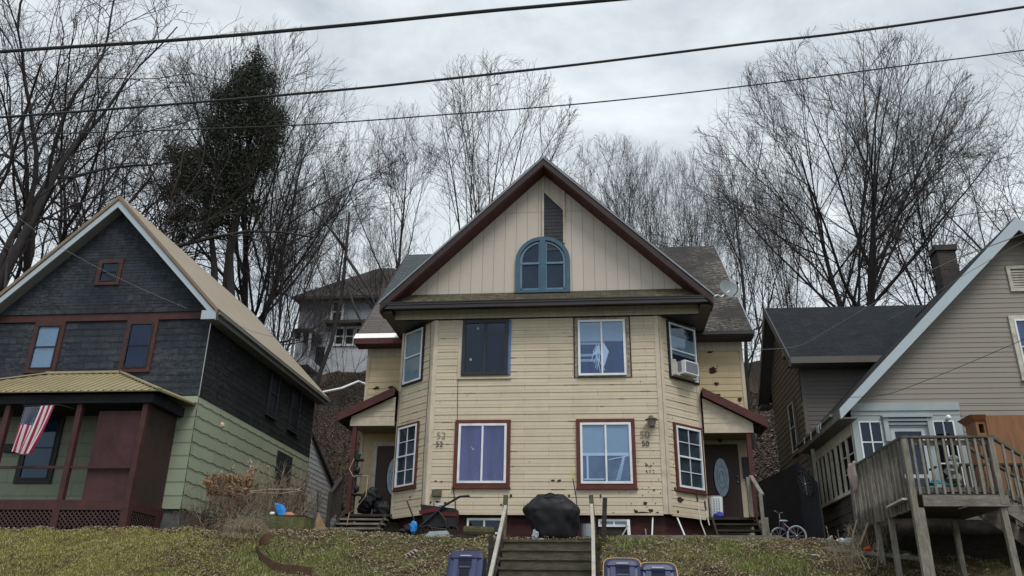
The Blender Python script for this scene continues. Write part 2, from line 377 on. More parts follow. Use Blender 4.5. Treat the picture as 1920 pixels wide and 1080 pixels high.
def H(x,y,rough=True):
    x=np.asarray(x,float); y=np.asarray(y,float); z=H0(x,y)
    cut=sst(-7.8,-8.8,x)*sst(36,33.5,y)*sst(22,24,y); z=z*(1-cut)+np.minimum(z,3.5+.13*(y-23))*cut
    if rough:
        a=(1-cut)*sst(12.9,14,y)*(.3+.7*sst(24,28,y)+.5*(1-sst(18.6,19.4,y))*(1-sst(24,28,y)))
        z=z+a*(.045*np.sin(x*2.1+1.3*np.sin(y*1.7))*np.cos(y*2.7+x)+.03*np.sin(x*5.3+y*3.1)+.02*np.sin(x*9.7-y*7.9))
        z=z+(1-cut)*sst(26,32,y)*(.35*np.sin(x*.55+y*.3)+.18*np.sin(x*1.3-y*.9))
    return z
def hz(x,y): return float(H(x,y))
def np_mesh(name,verts,faces,mat,parent=None,smooth=False,mats=None,mi=None,uv=None):
    me=bpy.data.meshes.new(name); nv=len(verts); nf=len(faces); k=faces.shape[1]
    me.vertices.add(nv); me.vertices.foreach_set('co',np.ascontiguousarray(verts,dtype=np.float32).ravel())
    me.loops.add(nf*k); me.loops.foreach_set('vertex_index',np.ascontiguousarray(faces,dtype=np.int32).ravel())
    me.polygons.add(nf); me.polygons.foreach_set('loop_start',np.arange(0,nf*k,k,dtype=np.int32))
    me.polygons.foreach_set('loop_total',np.full(nf,k,dtype=np.int32))
    if smooth: me.polygons.foreach_set('use_smooth',np.ones(nf,dtype=bool))
    for m in (mats or [mat]): me.materials.append(m)
    if mi is not None: me.polygons.foreach_set('material_index',mi.astype(np.int32))
    me.update(calc_edges=True); me.validate()
    o=bpy.data.objects.new(name,me); COL.objects.link(o)
    if parent is not None: o.parent=parent
    return o
xs=np.unique(np.concatenate([np.linspace(-400,-40,13),np.arange(-40,-18,1.),np.arange(-18,12,.15),np.arange(12,40,1.),np.linspace(40,400,13)]))
ys=np.unique(np.concatenate([np.linspace(-400,-10,8),np.linspace(-10,10.2,6),[10.3,10.5,12.6,13.0],np.arange(13.1,20,.12),np.arange(20,24,.5),np.arange(24,52,.35),np.arange(52,90,4.),np.linspace(90,400,8)]))
GX,GY=np.meshgrid(xs,ys); GZ=H(GX,GY)
V=np.stack([GX.ravel(),GY.ravel(),GZ.ravel()],1); nx,ny=len(xs),len(ys)
ii=(np.arange(ny-1)[:,None]*nx+np.arange(nx-1)[None,:]).ravel(); F=np.stack([ii,ii+1,ii+nx+1,ii+nx],1)
def ground_mat():
    m,nt,b=nm('yard_and_leaf_litter_ground'); g=N(nt,'ShaderNodeNewGeometry').outputs['Position']
    n1=noise(nt,g,1.1,8,.7); n2=noise(nt,g,14,6,.75); n3=noise(nt,g,5,6,.7)
    soil=ramp(nt,n2,[(.3,(.035,.027,.018)),(.5,(.075,.058,.038)),(.7,(.15,.115,.075))])
    grass=ramp(nt,n2,[(.3,(.06,.07,.02)),(.55,(.13,.14,.045)),(.75,(.24,.22,.10))])
    near=mixc(nt,ramp(nt,n1,[(.42,0.),(.58,1.)]),soil,grass)
    leaf=ramp(nt,n2,[(.28,(.022,.017,.014)),(.45,(.060,.045,.035)),(.58,(.10,.076,.06)),(.72,(.17,.14,.115))])
    sx=N(nt,'ShaderNodeSeparateXYZ'); nt.links.new(g,sx.inputs[0])
    mr=N(nt,'ShaderNodeMapRange'); mr.inputs[1].default_value=21; mr.inputs[2].default_value=25; nt.links.new(sx.outputs[1],mr.inputs[0])
    c=mixc(nt,mr.outputs[0],near,leaf)
    nt.links.new(c,b.inputs['Base Color']); b.inputs['Roughness'].default_value=.95; b.inputs['Specular IOR Level'].default_value=.1
    bump(nt,b,n2,1.,.08); return m
ground=np_mesh('ground',V,F,ground_mat(),smooth=True); ground['kind']='structure'
mb=MB(); mb.box(-120,120,-4,10.2,-.05,0); o=mb.build('road',M['asphalt']); o['kind']='structure'
mb=MB(); mb.box(-120,120,10.2,10.38,-.05,.14); o=mb.build('kerb',M['concrete']); o['kind']='structure'
mb=MB(); mb.box(-120,120,10.6,12.4,.0,.15); o=mb.build('pavement',M['concrete']); o['kind']='structure'
# ------------------------------------------------------------ duplex (centre)
HY=thing('duplex_house','cream sided duplex with steep front gable, corner bays and house numbers 52 and 50','house',(-1.33,20.0,3.3))
W0=Wall(0,20,1,0)
XL,XR=-4.22,1.58
SOF=8.90; BZ=3.93
mb=MB(); lap(mb,W0,BZ+.05,SOF,.184,.016,lambda z:(XL,XR),.002); mb.build('front_wall',M['cream'],HY)
WBL=Wall(-5.30,21.0,1.08,-1.0); LB=math.hypot(1.08,1.0)
WBR=Wall(1.58,20,1.03,1.0); RB=math.hypot(1.03,1.0)
mb=MB(); lap(mb,WBL,BZ+.05,SOF,.184,.016,lambda z:(0,LB),.003); mb.build('bay_wall',M['cream'],HY)
mb=MB(); lap(mb,WBR,BZ+.05,SOF,.184,.016,lambda z:(0,RB),.003); mb.build('bay_wall',M['cream'],HY)
# upper corner returns behind bays
mb=MB()
for x in (-5.3,2.61): mb.add([(x,21,BZ),(x,22.3,BZ),(x,22.3,SOF),(x,21,SOF)],[(0,1,2,3)] if x>0 else [(3,2,1,0)])
mb.build('side_wall',M['cream'],HY)
mb=MB()   # corner boards
for w,us in ((W0,(XL+.0,XR-.11)),(WBL,(.0,LB-.11)),(WBR,(.0,RB-.11))):
    for u in us: w.box(mb,u,u+.11,BZ+.03,SOF-.002,.005,.026)
W0.box(mb,XL+.12,XR-.12,BZ-.0,BZ+.045,-.02,.03); WBL.box(mb,.12,LB-.12,BZ-.0,BZ+.045,-.02,.028); WBR.box(mb,.12,RB-.12,BZ,BZ+.045,-.02,.028)
mb.build('corner_board',M['cream_trim'],HY)
# foundation
mb=MB(); mb.box(-4.15,1.5,20.12,20.4,2.9,BZ-.002)
mb.hexa([(-5.1,21.1,2.9),(-4.15,20.15,2.9),(-4.15,20.4,2.9),(-5.1,21.4,2.9),(-5.1,21.1,BZ-.002),(-4.15,20.15,BZ-.002),(-4.15,20.4,BZ-.002),(-5.1,21.4,BZ-.002)])
mb.hexa([(1.5,20.15,2.9),(2.45,21.1,2.9),(2.45,21.4,2.9),(1.5,20.4,2.9),(1.5,20.15,BZ-.002),(2.45,21.1,BZ-.002),(2.45,21.4,BZ-.002),(1.5,20.4,BZ-.002)])
mb.build('foundation',M['brick'],HY)
# shake strip under the gutter + flush upper soffits over bays
mb=MB(); W0.box(mb,-5.30,2.62,SOF+.002,9.185,-.02,.03); mb.build('shake_strip',M['strip'],HY)
mb=MB(); mb.box(-5.30,2.62,19.97,22.2,SOF+.0,SOF+.03) ; 
for x0,x1 in ((-5.58,-5.302),(2.622,2.93)): mb.box(x0,x1,19.61,22.2,9.0,9.06)
mb.build('soffit',M['brown'],HY)
mb=MB(); mb.box(-5.302,-5.24,20.03,26,SOF+.032,9.3); mb.box(2.56,2.622,20.03,26,SOF+.032,9.3)
mb.build('upper_side_wall',M['brown'],HY)
# gutter box
AX=-1.33; AZ=13.42; EX0,EX1=-5.60,2.94; EZ=9.24; YF=19.5
mb=MB(); mb.box(EX0,EX1,YF,YF+.10,9.075,9.235); mb.box(EX0+.02,EX1-.02,YF+.102,19.985,9.19,9.225); mb.box(EX0,EX1,YF-.02,YF+.0,9.17,9.22)
mb.box(EX0,EX1,YF-.035,YF+.0,9.225,9.245)
mb.build('gutter',M['brown'],HY)
# pent roof
mb=MB(); mb.slab([(EX0+.12,YF+.08,9.245),(EX1-.12,YF+.08,9.245),(EX1-.45,20.0,9.66),(EX0+.45,20.0,9.66)],.05); mb.build('pent_roof',M['pent'],HY)
# gable wall
sl=(AZ-EZ)/(AX-EX0); slr=(AZ-EZ)/(EX1-AX)
G0=9.60; zap=AZ-.25
def gur(z): return (AX-(zap-z)/sl, AX+(zap-z)/slr)
mb=MB(); a,b=gur(G0)
mb.add([W0.p(a,G0,.02),W0.p(b,G0,.02),W0.p(AX,zap,.02)],[(0,1,2)])
gw=mb.build('gable_wall',M['panel'],HY)
# missing panel with dark clapboards
nl,nr=[W0.px(1020,450,.03)[0],W0.px(1056,450,.03)[0]]; nb=W0.px(1030,452)[1]
mb=MB(); zt0=W0.px(1020,362,.03)[1]; zt1=W0.px(1056,395,.03)[1]
def nur(z):
    if z<=zt1: return (nl,nr)
    return (nl, nl+(nr-nl)*max(0,(zt0-z)/(zt0-zt1)))
w1=Wall(0,19.965,1,0); lap(mb,w1,nb-.3,zt0-.02,.105,.012,nur); mb.build('exposed_clapboard',plain('exposed_black_clapboard',(.035,.037,.045),.7,.3,6,.2),HY)
mb=MB(); w1.box(mb,nl-.05,nl,nb-.1,zap-.12,.0,.035); w1.box(mb,nr,nr+.05,nb-.1,gur(0)[1]*0+zap-(nr+.05-AX)*slr-.02,.0,.035)
mb.bar(w1.p(nl,zt0+.03,.01),w1.p(nr,zt1+.03,.01),.05,.03); mb.build('panel_trim',M['cream_trim'],HY)
# main roof
mb=MB(); RY=26.2
mb.slab([(EX0,YF,EZ),(AX,YF,AZ),(AX,RY,AZ),(EX0,RY,EZ)][::-1],.06)
mb.slab([(EX1,YF,EZ),(AX,YF,AZ),(AX,RY,AZ),(EX1,RY,EZ)],.06)
mb.build('main_roof',M['greenroof'],HY)
def rakeb(mb,xe,y0,y1,dz0,dz1,s):
    P=[(xe,y0,EZ+dz0),(AX,y0,AZ+dz0),(AX,y0,AZ+dz1),(xe,y0,EZ+dz1)]; Q=[(x,y1,z) for x,_,z in P]
    mb.add(P+Q,[(0,1,2,3),(7,6,5,4),(0,4,5,1),(1,5,6,2),(2,6,7,3),(3,7,4,0)])
mb=MB(); rakeb(mb,EX0,YF-.03,YF-.001,-.235,-.035,1); rakeb(mb,EX1,YF-.03,YF-.001,-.235,-.035,1); mb.build('rake_board',M['rake'],HY)
mb=MB(); rakeb(mb,EX0+.0,YF,19.985,-.27,-.225,1); rakeb(mb,EX1,YF,19.985,-.27,-.225,1); mb.build('rake_soffit',M['maroon'],HY)
mb=MB(); rakeb(mb,EX0-.03,YF-.05,YF-.002,-.03,.02,1); rakeb(mb,EX1+.03,YF-.05,YF-.002,-.03,.02,1); mb.build('drip_edge',M['drip'],HY)
# wing
YW=22.2; WXL,WXR=-6.62,4.02
WW=Wall(0,YW,1,0)
for ua,ub in ((WXL,-5.2),(2.5,WXR)):
    mb=MB(); lap(mb,WW,4.0,8.75,.184,.014,lambda z:(ua,ub),.002); mb.build('wing_wall',M['cream_side'],HY)
mb=MB()
for x,s in ((WXL,-1),(WXR,1)):
    f=[(x,YW,3.2),(x,31.8,3.2),(x,31.8,9),(x,27,13.8),(x,YW,9)]
    mb.add(f,[(0,1,2,3,4)] if s>0 else [(4,3,2,1,0)])
mb.add([(WXL,31.8,3.2),(WXR,31.8,3.2),(WXR,31.8,9),(WXL,31.8,9)],[(3,2,1,0)])
mb.box(WXL,WXR,YW+.05,YW+.2,2.9,4.0)
mb.build('wing_side_wall',M['cream'],HY)
for ua,ub in ((WXL,-5.25),(2.6,WXR)):
    mb=MB(); WW.box(mb,ua,ub,8.62,8.9,.0,.03); mb.build('wing_shake_strip',M['strip'],HY)
for u in (WXL,WXR-.09):
    mb=MB(); WW.box(mb,u,u+.09,3.9,8.62,.0,.028); mb.build('wing_corner_board',M['cream_trim'],HY)
RLX,RRX=-6.90,4.28; EY=21.7; EZW=9.04; RDY=27.0; RDZ=EZW+.95*(RDY-EY)
mb=MB(); mb.slab([(AX,EY,EZW),(RRX,EY,EZW),(RRX,RDY,RDZ),(AX,RDY,RDZ)],.07); mb.slab([(RRX,32.3,EZW),(RLX,32.3,EZW),(RLX,RDY,RDZ),(RRX,RDY,RDZ)],.07)
mb.build('wing_roof',M['brownroof'],HY)
mb=MB(); mb.slab([(RLX,EY,EZW),(AX,EY,EZW),(AX,RDY,RDZ),(RLX,RDY,RDZ)],.07); mb.build('wing_roof',M['greenroof'],HY,label='green grey shingled left slope of the wing roof')
zz=lambda y:EZW+.95*(y-EY)
mb=MB(); y1=EY+1.75; mb.slab([(RLX-.01,EY-.0,EZW+.012),(-5.4,EY,EZW+.012),(-5.4,y1,zz(y1)+.012),(RLX-.01,y1,zz(y1)+.012)],.008); mb.build('lower_shingles',M['leftlow'],HY)
mb=MB(); y1=EY+.17; mb.slab([(RLX-.03,EY-.03,EZW-.01),(-5.5,EY-.03,EZW-.01),(-5.5,y1,zz(y1)+.03),(RLX-.03,y1,zz(y1)+.03)],.02); mb.build('eave_flashing',plain('white_ice_flashing',(.8,.8,.78),.6,.1,5,.05),HY)
mb=MB(); mb.box(RLX,-5.31,EY-.02,EY+.03,8.86,9.02); mb.box(RLX,-5.31,EY+.03,YW,8.86,8.9); mb.build('eave_fascia',M['maroon'],HY)
mb=MB(); mb.box(2.63,RRX,EY-.02,EY+.03,8.9,9.0); mb.box(2.63,RRX,EY-.07,EY-.02,8.93,9.03); mb.box(2.63,RRX,EY+.03,YW,8.88,8.92); mb.build('eave_gutter',M['brown'],HY)
for s,x in ((-1,RLX),(1,RRX)):
    mb=MB(); x0,x1=(x,x+.03) if s<0 else (x-.03,x)
    mb.hexa([(x0,EY,EZW-.14),(x1,EY,EZW-.14),(x1,RDY,RDZ-.14),(x0,RDY,RDZ-.14),(x0,EY,EZW+.02),(x1,EY,EZW+.02),(x1,RDY,RDZ+.02),(x0,RDY,RDZ+.02)])
    mb.build('wing_rake',M['drip'] if s>0 else M['rake'],HY)
mb=MB()   # soffit of wing rake
mb.slab([(WXR,YW-.4,8.9),(RRX-.04,YW-.4,8.9),(RRX-.04,RDY,RDZ-.2),(WXR,RDY,RDZ-.2)],.03); mb.slab([(RLX+.04,YW-.4,8.9),(WXL,YW-.4,8.9),(WXL,RDY,RDZ-.2),(RLX+.04,RDY,RDZ-.2)],.03)
mb.build('wing_rake_soffit',M['brown'],HY)
# --- windows of the duplex
r=W0.rect2(867,601,953,704)
window(HY,W0,r,None,frame='darkframe',fw=.09,style='slider',back='void',gl='glassdk',label='dark framed upper left sliding window with blue strip')
mb=MB(); W0.box(mb,r[1]+.002,r[1]+.07,r[2],r[3],.0,.04); mb.build('window_side_strip',M['bluestrip'],HY)
mb=MB(); W0.box(mb,r[0]-.10,r[0]-.003,r[2]-.06,r[3],.0,.035); W0.box(mb,r[0]-.1,r[1]+.1,r[2]-.10,r[2]-.062,.0,.05); mb.build('window_board',M['cream_trim'],HY)
def torn(w,u0,u1,z0,z1,base,root):
    b=MB(); w.box(b,u0,u1,z0+(z1-z0)*.62,z1,base+.004,base+.007); w.box(b,u0,u0+(u1-u0)*.47,z0+(z1-z0)*.56,z0+(z1-z0)*.6,base+.004,base+.008)
    w.box(b,u0,u0+(u1-u0)*.30,z0+(z1-z0)*.33,z0+(z1-z0)*.38,base+.004,base+.008);w.box(b,u0,u0+(u1-u0)*.35,z0+(z1-z0)*.23,z0+(z1-z0)*.28,base+.004,base+.008)
    b.build('blind',M['blind'],root)
    b=MB(); uw=u1-u0; zh=z1-z0
    for k in range(11):
        a=u0+uw*(.30+.018*k); z=z0+zh*(.56-.03*abs(k-4)); b.bar(w.p(a,z,base+.009+.0003*k),w.p(u0+uw*random.uniform(.25,.62),z0+zh*random.uniform(.02,.25),base+.009+.0003*k),.014,.002,up=w.N)
    b.add([w.p(u0+uw*.53,z0+zh*.62,base+.009),w.p(u0+uw*.66,z0+zh*.42,base+.009),w.p(u0+uw*.58,z0+zh*.22,base+.009),w.p(u0+uw*.50,z0+zh*.05,base+.009)],[(0,3,2,1)])
    b.add([w.p(u0+uw*.44,z0+zh*.58,base+.009),w.p(u0+uw*.47,z0+zh*.40,base+.009),w.p(u0+uw*.27,z0+zh*.34,base+.009)],[(0,2,1)])
    b.build('bent_slats',M['slat'],root)
r=W0.rect2(1084,601,1173,705)
window(HY,W0,r,None,frame='white',fw=.055,style='slider',back='curt_blue',extras=torn,base=.03,label='white upper right sliding window with broken blind and blue curtain')
mb=MB(); W0.frame(mb,r[0]-.09,r[1]+.11,r[2]-.04,r[3]+.08,.088,.0,.02,wb=.038); mb.build('bare_window_edge',plain('peeled_window_edge',(.30,.26,.21),.9,.6,14,.6,dirt=(.035,.03,.025)),HY)
mb=MB(); W0.frame(mb,r[0]-.115,r[1]+.135,r[2]-.045,r[3]+.11,.03,.004,.024,wb=.01); mb.build('dark_window_gap',M['hole'],HY)
r=W0.rect2(852,788,957,914)
window(HY,W0,r,'redtrim',.095,'white',.055,'slider','curt_purple',label='red trimmed lower left sliding window with purple curtain')
def drape(w,u0,u1,z0,z1,base,root):
    b=MB(); zh=z1-z0; uw=u1-u0; w.box(b,u0,u1,z0+zh*.5,z1,base+.004,base+.007); b.build('blind',M['blind'],root)
    b=MB(); w.box(b,u0,u1,z0+zh*.45,z0+zh*.5,base+.006,base+.010); w.box(b,u0+.08*uw,u0+.12*uw,z0+.03*zh,z0+zh*.5,base+.006,base+.011); w.box(b,u0+.02,u0+.45*uw,z0+.03*zh,z0+.05*zh,base+.006,base+.01)
    for k in range(4): b.bar(w.p(u0+uw*(.86+.012*k),z0+zh*.43,base+.010),w.p(u0+uw*(.70+.025*k),z0+zh*.02,base+.011),.012,.002,up=w.N)
    b.bar(w.p(u0+uw*.55,z0+zh*.38,base+.01),w.p(u0+uw*.98,z0+zh*.45,base+.01),.02,.002,up=w.N)
    b.build('bent_slats',M['slat'],root)
r=W0.rect2(1081,786,1192,915)
window(HY,W0,r,'redtrim',.095,'white',.055,'slider','greydrape',extras=drape,label='red trimmed lower right sliding window with pale blind and grey drape')
r=WBL.rect([(763,624),(799,611),(755,727),(793,714)]); window(HY,WBL,r,'black',.05,'white',.045,'hung','blind_grey',sill=False,label='white upper left bay window with grey green blind')
r=WBL.rect([(748,801),(787,789),(740,922),(782,911)]); window(HY,WBL,r,'redtrim',.06,'white',.045,'hung6','dim',gl='glass')
r=WBR.rect([(1250,603),(1303,616),(1252,708),(1307,722)])
def acw(w,u0,u1,z0,z1,base,root):
    b=MB(); w.box(b,u0,u1,z0+(z1-z0)*.42,z1-(z1-z0)*.22,base+.004,base+.007); b.build('blind',M['blind_grey'],root)
window(HY,WBR,r,'black',.05,'white',.045,'hung','void',extras=acw,sill=False,label='white upper right bay window holding the air conditioner'); rac=r
r=WBR.rect([(1260,792),(1313,803),(1268,917),(1322,928)]); window(HY,WBR,r,'redtrim',.07,'white',.05,'hung6','dim',gl='glass')
Wf=Wall(0,20.12,1,0)
r=Wf.rect2(876,972,941,994); window(HY,Wf,(r[0],r[1],r[2]-.1,r[3]),None,frame='white',fw=.05,style='slider',back='void',gl='glassdk',name='basement_window')
r=Wf.rect2(1122,974,1181,1009); window(HY,Wf,(r[0],r[1],r[2]+.25,r[3]),None,frame='white',fw=.05,style='slider',back='blind_grey',name='basement_window')
mb=MB(); Wf.box(mb,r[0],r[1]-.06,r[2]-.1,r[2]+.24,.0,.03); mb.build('window_well_board',M['wooddk'],HY)
# arched window
ar=W0.rect2(967,446,1069,546); au=(ar[0]+ar[1])/2; aw=(ar[1]-ar[0])/2; az0=9.64; az1=W0.px(1018,446)[1]; azs=az1-aw*.98
def archpts(w,hw,zb,zs,rise,d,n=16):
    L=[(au-hw,zb)]+[(au-hw*math.cos(math.pi*i/n),zs+rise*math.sin(math.pi*i/n)) for i in range(n+1)]+[(au+hw,zb)]
    return [w.p(u,z,d) for u,z in L]
def archring(mb,w,hw,zb,zs,rise,t,d0,d1):
    o=archpts(w,hw,zb,zs,rise,d1); i=archpts(w,hw-t,zb,zs,rise-t,d1); o0=archpts(w,hw,zb,zs,rise,d0); i0=archpts(w,hw-t,zb,zs,rise-t,d0); k=len(o)
    fs=[]
    for a in range(k-1): fs+=[(a,a+1,k+a+1,k+a)[::-1],(a,2*k+a,2*k+a+1,a+1)[::-1],(k+a,k+a+1,3*k+a+1,3*k+a)[::-1]]
    mb.add(o+i+o0+i0,fs)
mb=MB(); archring(mb,W0,aw,az0,azs,az1-azs,.105,.02,.09); W0.box(mb,au-.075,au+.075,az0,az1-.08,.03,.095); W0.box(mb,au-aw,au+aw,az0-.05,az0+.03,.02,.12)
arch=mb.build('arched_window',M['blue'],HY)
mb=MB(); archring(mb,W0,aw-.13,az0+.03,azs,az1-azs-.13,.05,.025,.06)
for s in (-1,1): 
    a,b=sorted((au+s*.077,au+s*(aw-.14))); W0.box(mb,a,b,azs-.09,azs-.035,.028,.068); W0.box(mb,a,b,az0+.03,az0+.09,.028,.06); W0.box(mb,*sorted((au+s*.077,au+s*.11)),az0+.09,az1-.15,.028,.058)
mb.build('sash',plain('pale_blue_sash',(.10,.19,.28),.6,.15,5),arch)
mb=MB(); mb.add(archpts(W0,aw-.13,az0,azs,az1-azs-.13,.024),[tuple(range(19))[::-1]]); mb.build('unlit_room_sheet',plain('blue_grey_interior',(.035,.05,.075),.9,.5,1.5,0),arch)  # blue-grey sheet stands in for the unlit attic behind the pane
mb=MB(); mb.add(archpts(W0,aw-.14,az0,azs,az1-azs-.14,.034),[tuple(range(19))[::-1]]); mb.build('pane',M['glassdk'],arch)
# white stick lying on pent roof edge
mb=MB(); a=W(970,567,19.52); b=W(1040,563,19.52); mb.bar(a+Vector((0,0,.02)),b+Vector((0,0,.01)),.06,.03); tag(mb.build('board',M['white']),'short white board lying on the pent roof edge beneath the arched window','board')
# holes in the siding
def blob(w,px,py,rw,rh,d=.022):
    u,z=w.px(px,py); k=14; P=[]
    for i in range(k):
        a=2*math.pi*i/k; q=random.uniform(.6,1.25); P.append(w.p(u+rw*q*math.cos(a),z+rh*q*math.sin(a),d))
    mb=MB(); mb.add(P,[tuple(range(k))]); return mb
holes=MB()
for (w,x,y,a,b) in [(W0,1036,901,.06,.025),(W0,1048,901,.05,.03),(W0,958,930,.04,.04),(W0,940,946,.03,.02),(W0,1067,930,.03,.035),(W0,1047,928,.05,.03),(W0,1210,944,.06,.05),(W0,1205,962,.2,.03),(W0,1220,958,.06,.05),(W0,1193,959,.04,.04),
    (W0,1226,919,.03,.03),(W0,1232,962,.05,.03),(W0,1126,930,.025,.05),(W0,1150,963,.04,.03),(W0,1190,958,.02,.06),(W0,808,945,.08,.07),(W0,822,943,.08,.07),(W0,836,944,.05,.04),(W0,817,902,.04,.02),(W0,828,903,.03,.015),
    (WBR,1275,937,.12,.07),(WBR,1265,917,.05,.05),(WBR,1270,959,.04,.04),(WBR,1327,948,.05,.05),(WBL,737,950,.06,.08),(WBL,770,932,.05,.02),(WBL,742,905,.03,.05),
    (WW,1332,660,.10,.045),(WW,1336,694,.13,.10),(WW,1343,720,.07,.06),(WW,1345,742,.10,.06),(WW,1386,749,.07,.07),(WW,1388,661,.06,.05),(WW,706,728,.1,.05),(WW,733,726,.08,.04),(WW,1345,687,.02,.02)]:
    blob(w,x,y,a*.9,b*.9).build('siding_hole',M['hole'],HY)
for k in range(70):
    w,x,y=random.choice([(W0,random.uniform(800,1240),random.uniform(620,960)),(WBR,random.uniform(1258,1262),random.uniform(620,900)),(WBR,random.uniform(1310,1316),random.uniform(640,900)),(WBL,random.uniform(785,790),random.uniform(620,900)),(W0,random.uniform(1180,1240),random.uniform(840,960))])
    b_=blob(w,x,y,.014,.012); holes.add(b_.v,b_.f)
holes.build('nail_marks',M['hole'],HY)
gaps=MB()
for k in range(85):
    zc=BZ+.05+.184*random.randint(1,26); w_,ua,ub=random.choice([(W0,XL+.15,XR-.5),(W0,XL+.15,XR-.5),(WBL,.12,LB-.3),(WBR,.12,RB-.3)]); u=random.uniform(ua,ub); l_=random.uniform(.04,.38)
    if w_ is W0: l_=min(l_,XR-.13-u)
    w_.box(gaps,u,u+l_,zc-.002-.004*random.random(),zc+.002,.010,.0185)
gaps.build('course_gap_shadow',M['hole'],HY)  # dark strips stand in for the shadow under lifted courses
# ghost number dots and numbers
for s,x,y,ux in (('52',817,838,0),('50',1203,837,0)):
    u,z=W0.px(x,y); txt(s,.19,W0,u,z,.032,M['black'],HY,'house_number',.004,-.001)
for s,x,y in (('52',818,823),('50',1199,822)):
    u,z=W0.px(x,y); txt(s,.25,W0,u,z,.026,plain('weathered_number_ghost_'+s,(.19,.155,.115),.9,.8,26,0,dirt=(.5,.42,.32)),HY,'faded_house_number',.002,-.004)
mb=MB()
for k in range(16):
    b_=blob(W0,random.uniform(1210,1226),random.choice([872,885])+random.uniform(-3,3),.012,.018); mb.add(b_.v,b_.f)
mb.build('nail_marks',M['hole'],HY)
mb=MB()
for x,y in ((897,617),(883,675)):
    u,z=W0.px(x,y); W0.box(mb,u-.025,u+.025,z-.03,z+.03,.045,.047)
u,z=W0.px(886,841); mb.add([W0.p(u-.05,z+.05,.047),W0.p(u+.07,z-.04,.047),W0.p(u+.02,z-.05,.047)],[(0,2,1)])
mb.build('window_sticker',M['palegrey'],HY)
# wall lantern
u,z=W0.px(1221,792); mb=MB(); 
def cone(mb,w,u,z0,z1,r0,r1,d,n=8):
    P=[];
    for zz_,rr in ((z0,r0),(z1,r1)):
        for i in range(n):
            a=2*math.pi*i/n; P.append(w.p(u+rr*math.cos(a),zz_,d+rr*math.sin(a)))
    mb.add(P,[(i,(i+1)%n,n+(i+1)%n,n+i) for i in range(n)]+[tuple(range(n))[::-1],tuple(range(n,2*n))])
cone(mb,W0,u,z+.03,z+.08,.165,.05,.17); cone(mb,W0,u,z+.08,z+.13,.05,.03,.17); W0.box(mb,u-.05,u+.05,z+.02,z+.16,.0,.03); mb.bar(W0.p(u,z+.13,.02),W0.p(u,z+.10,.17),.03); cone(mb,W0,u,z-.15,z-.125,.075,.08,.17)
lam=mb.build('wall_lantern',M['lamp'],HY); mb=MB(); cone(mb,W0,u,z-.125,z+.028,.075,.12,.17); mb.build('lantern_glass',M['lampglass'],lam)
u,z=W0.px(821,924); mb=MB(); W0.box(mb,u-.13,u+.10,z-.09,z+.06,.005,.12); mb.build('vent_box',M['lamp'],HY)
# downspout-like cord on left corner
mb=MB(); mb.tube([W0.p(*W0.px(x,y),.035) for x,y in ((808,608),(806,700),(800,780),(795,850),(792,930),(790,960))],.008,5); mb.tube([W0.p(*W0.px(x,y),.03) for x,y in ((850,915),(854,940),(856,966))],.01,5); mb.tube([W0.p(*W0.px(x,y),.03) for x,y in ((859,710),(858,788))],.006,5)
mb.build('wall_cable',M['wire'],HY)
# doors
def door(px0,px1,zb,zt,ov,label):
    u0,u1=px0,px1; mb=MB(); WW.box(mb,u0,u1,zb,zt,.0,.05); d=mb.build('door',M['door'],HY); d['label']=label
    cu=(u0+u1)/2+ov; cz=(zb+zt)/2+.12; P=[];k=28
    for i in range(k): a=2*math.pi*i/k; P.append(WW.p(cu+.19*math.cos(a),cz+.50*math.sin(a),.058))
    mb=MB(); mb.add(P,[tuple(range(k))]); mb.build('oval_glass',M['oval'],d)
    mb=MB(); mb.tube([WW.p(cu+.2*math.cos(2*math.pi*i/k),cz+.51*math.sin(2*math.pi*i/k),.058) for i in range(k)],.014,5,True); 
    for rr in (.6,.3): mb.tube([WW.p(cu+.19*rr*math.cos(2*math.pi*i/k),cz+.5*rr*math.sin(2*math.pi*i/k),.06) for i in range(k)],.004,4,True)
    mb.build('oval_frame',M['black'],d)
    mb=MB(); 
    for z in (zb+.98,zb+1.12): mb.sphere(WW.p(u1-.07,z,.08),.03)
    mb.build('door_handle',M['metal'],d)
    mb=MB(); WW.frame(mb,u0-.10,u1+.10,zb-.1,zt+.1,.098,.0,.07); mb.build('door_frame',M['cream_trim' if ov==0 else 'offwhite'],HY)
ru0,ru1,_,_=WW.rect2(1322,830,1388,980); door(ru0-.05,ru1,4.05,6.02,0.001*0,'brown right hand door with oval glass')
door(-6.10,-5.28,4.12,6.02,.10,'brown left hand door with oval glass partly behind the bay')
mb=MB(); u,z=WW.px(1399,876); WW.box(mb,u-.11,u+.09,z-.30,z+.24,.03,.14); WW.box(mb,u-.05,u+.04,z-.06,z-.02,.14,.145); mb.build('mailbox',M['black'],HY)
mb=MB(); u,z=WW.px(1348,824); cone(mb,WW,u,z-.1,z+.07,.05,.07,.18); mb.bar(WW.p(u,z+.05,0),WW.p(u,z+.08,.18),.03); mb.build('porch_lantern',M['black'],HY)
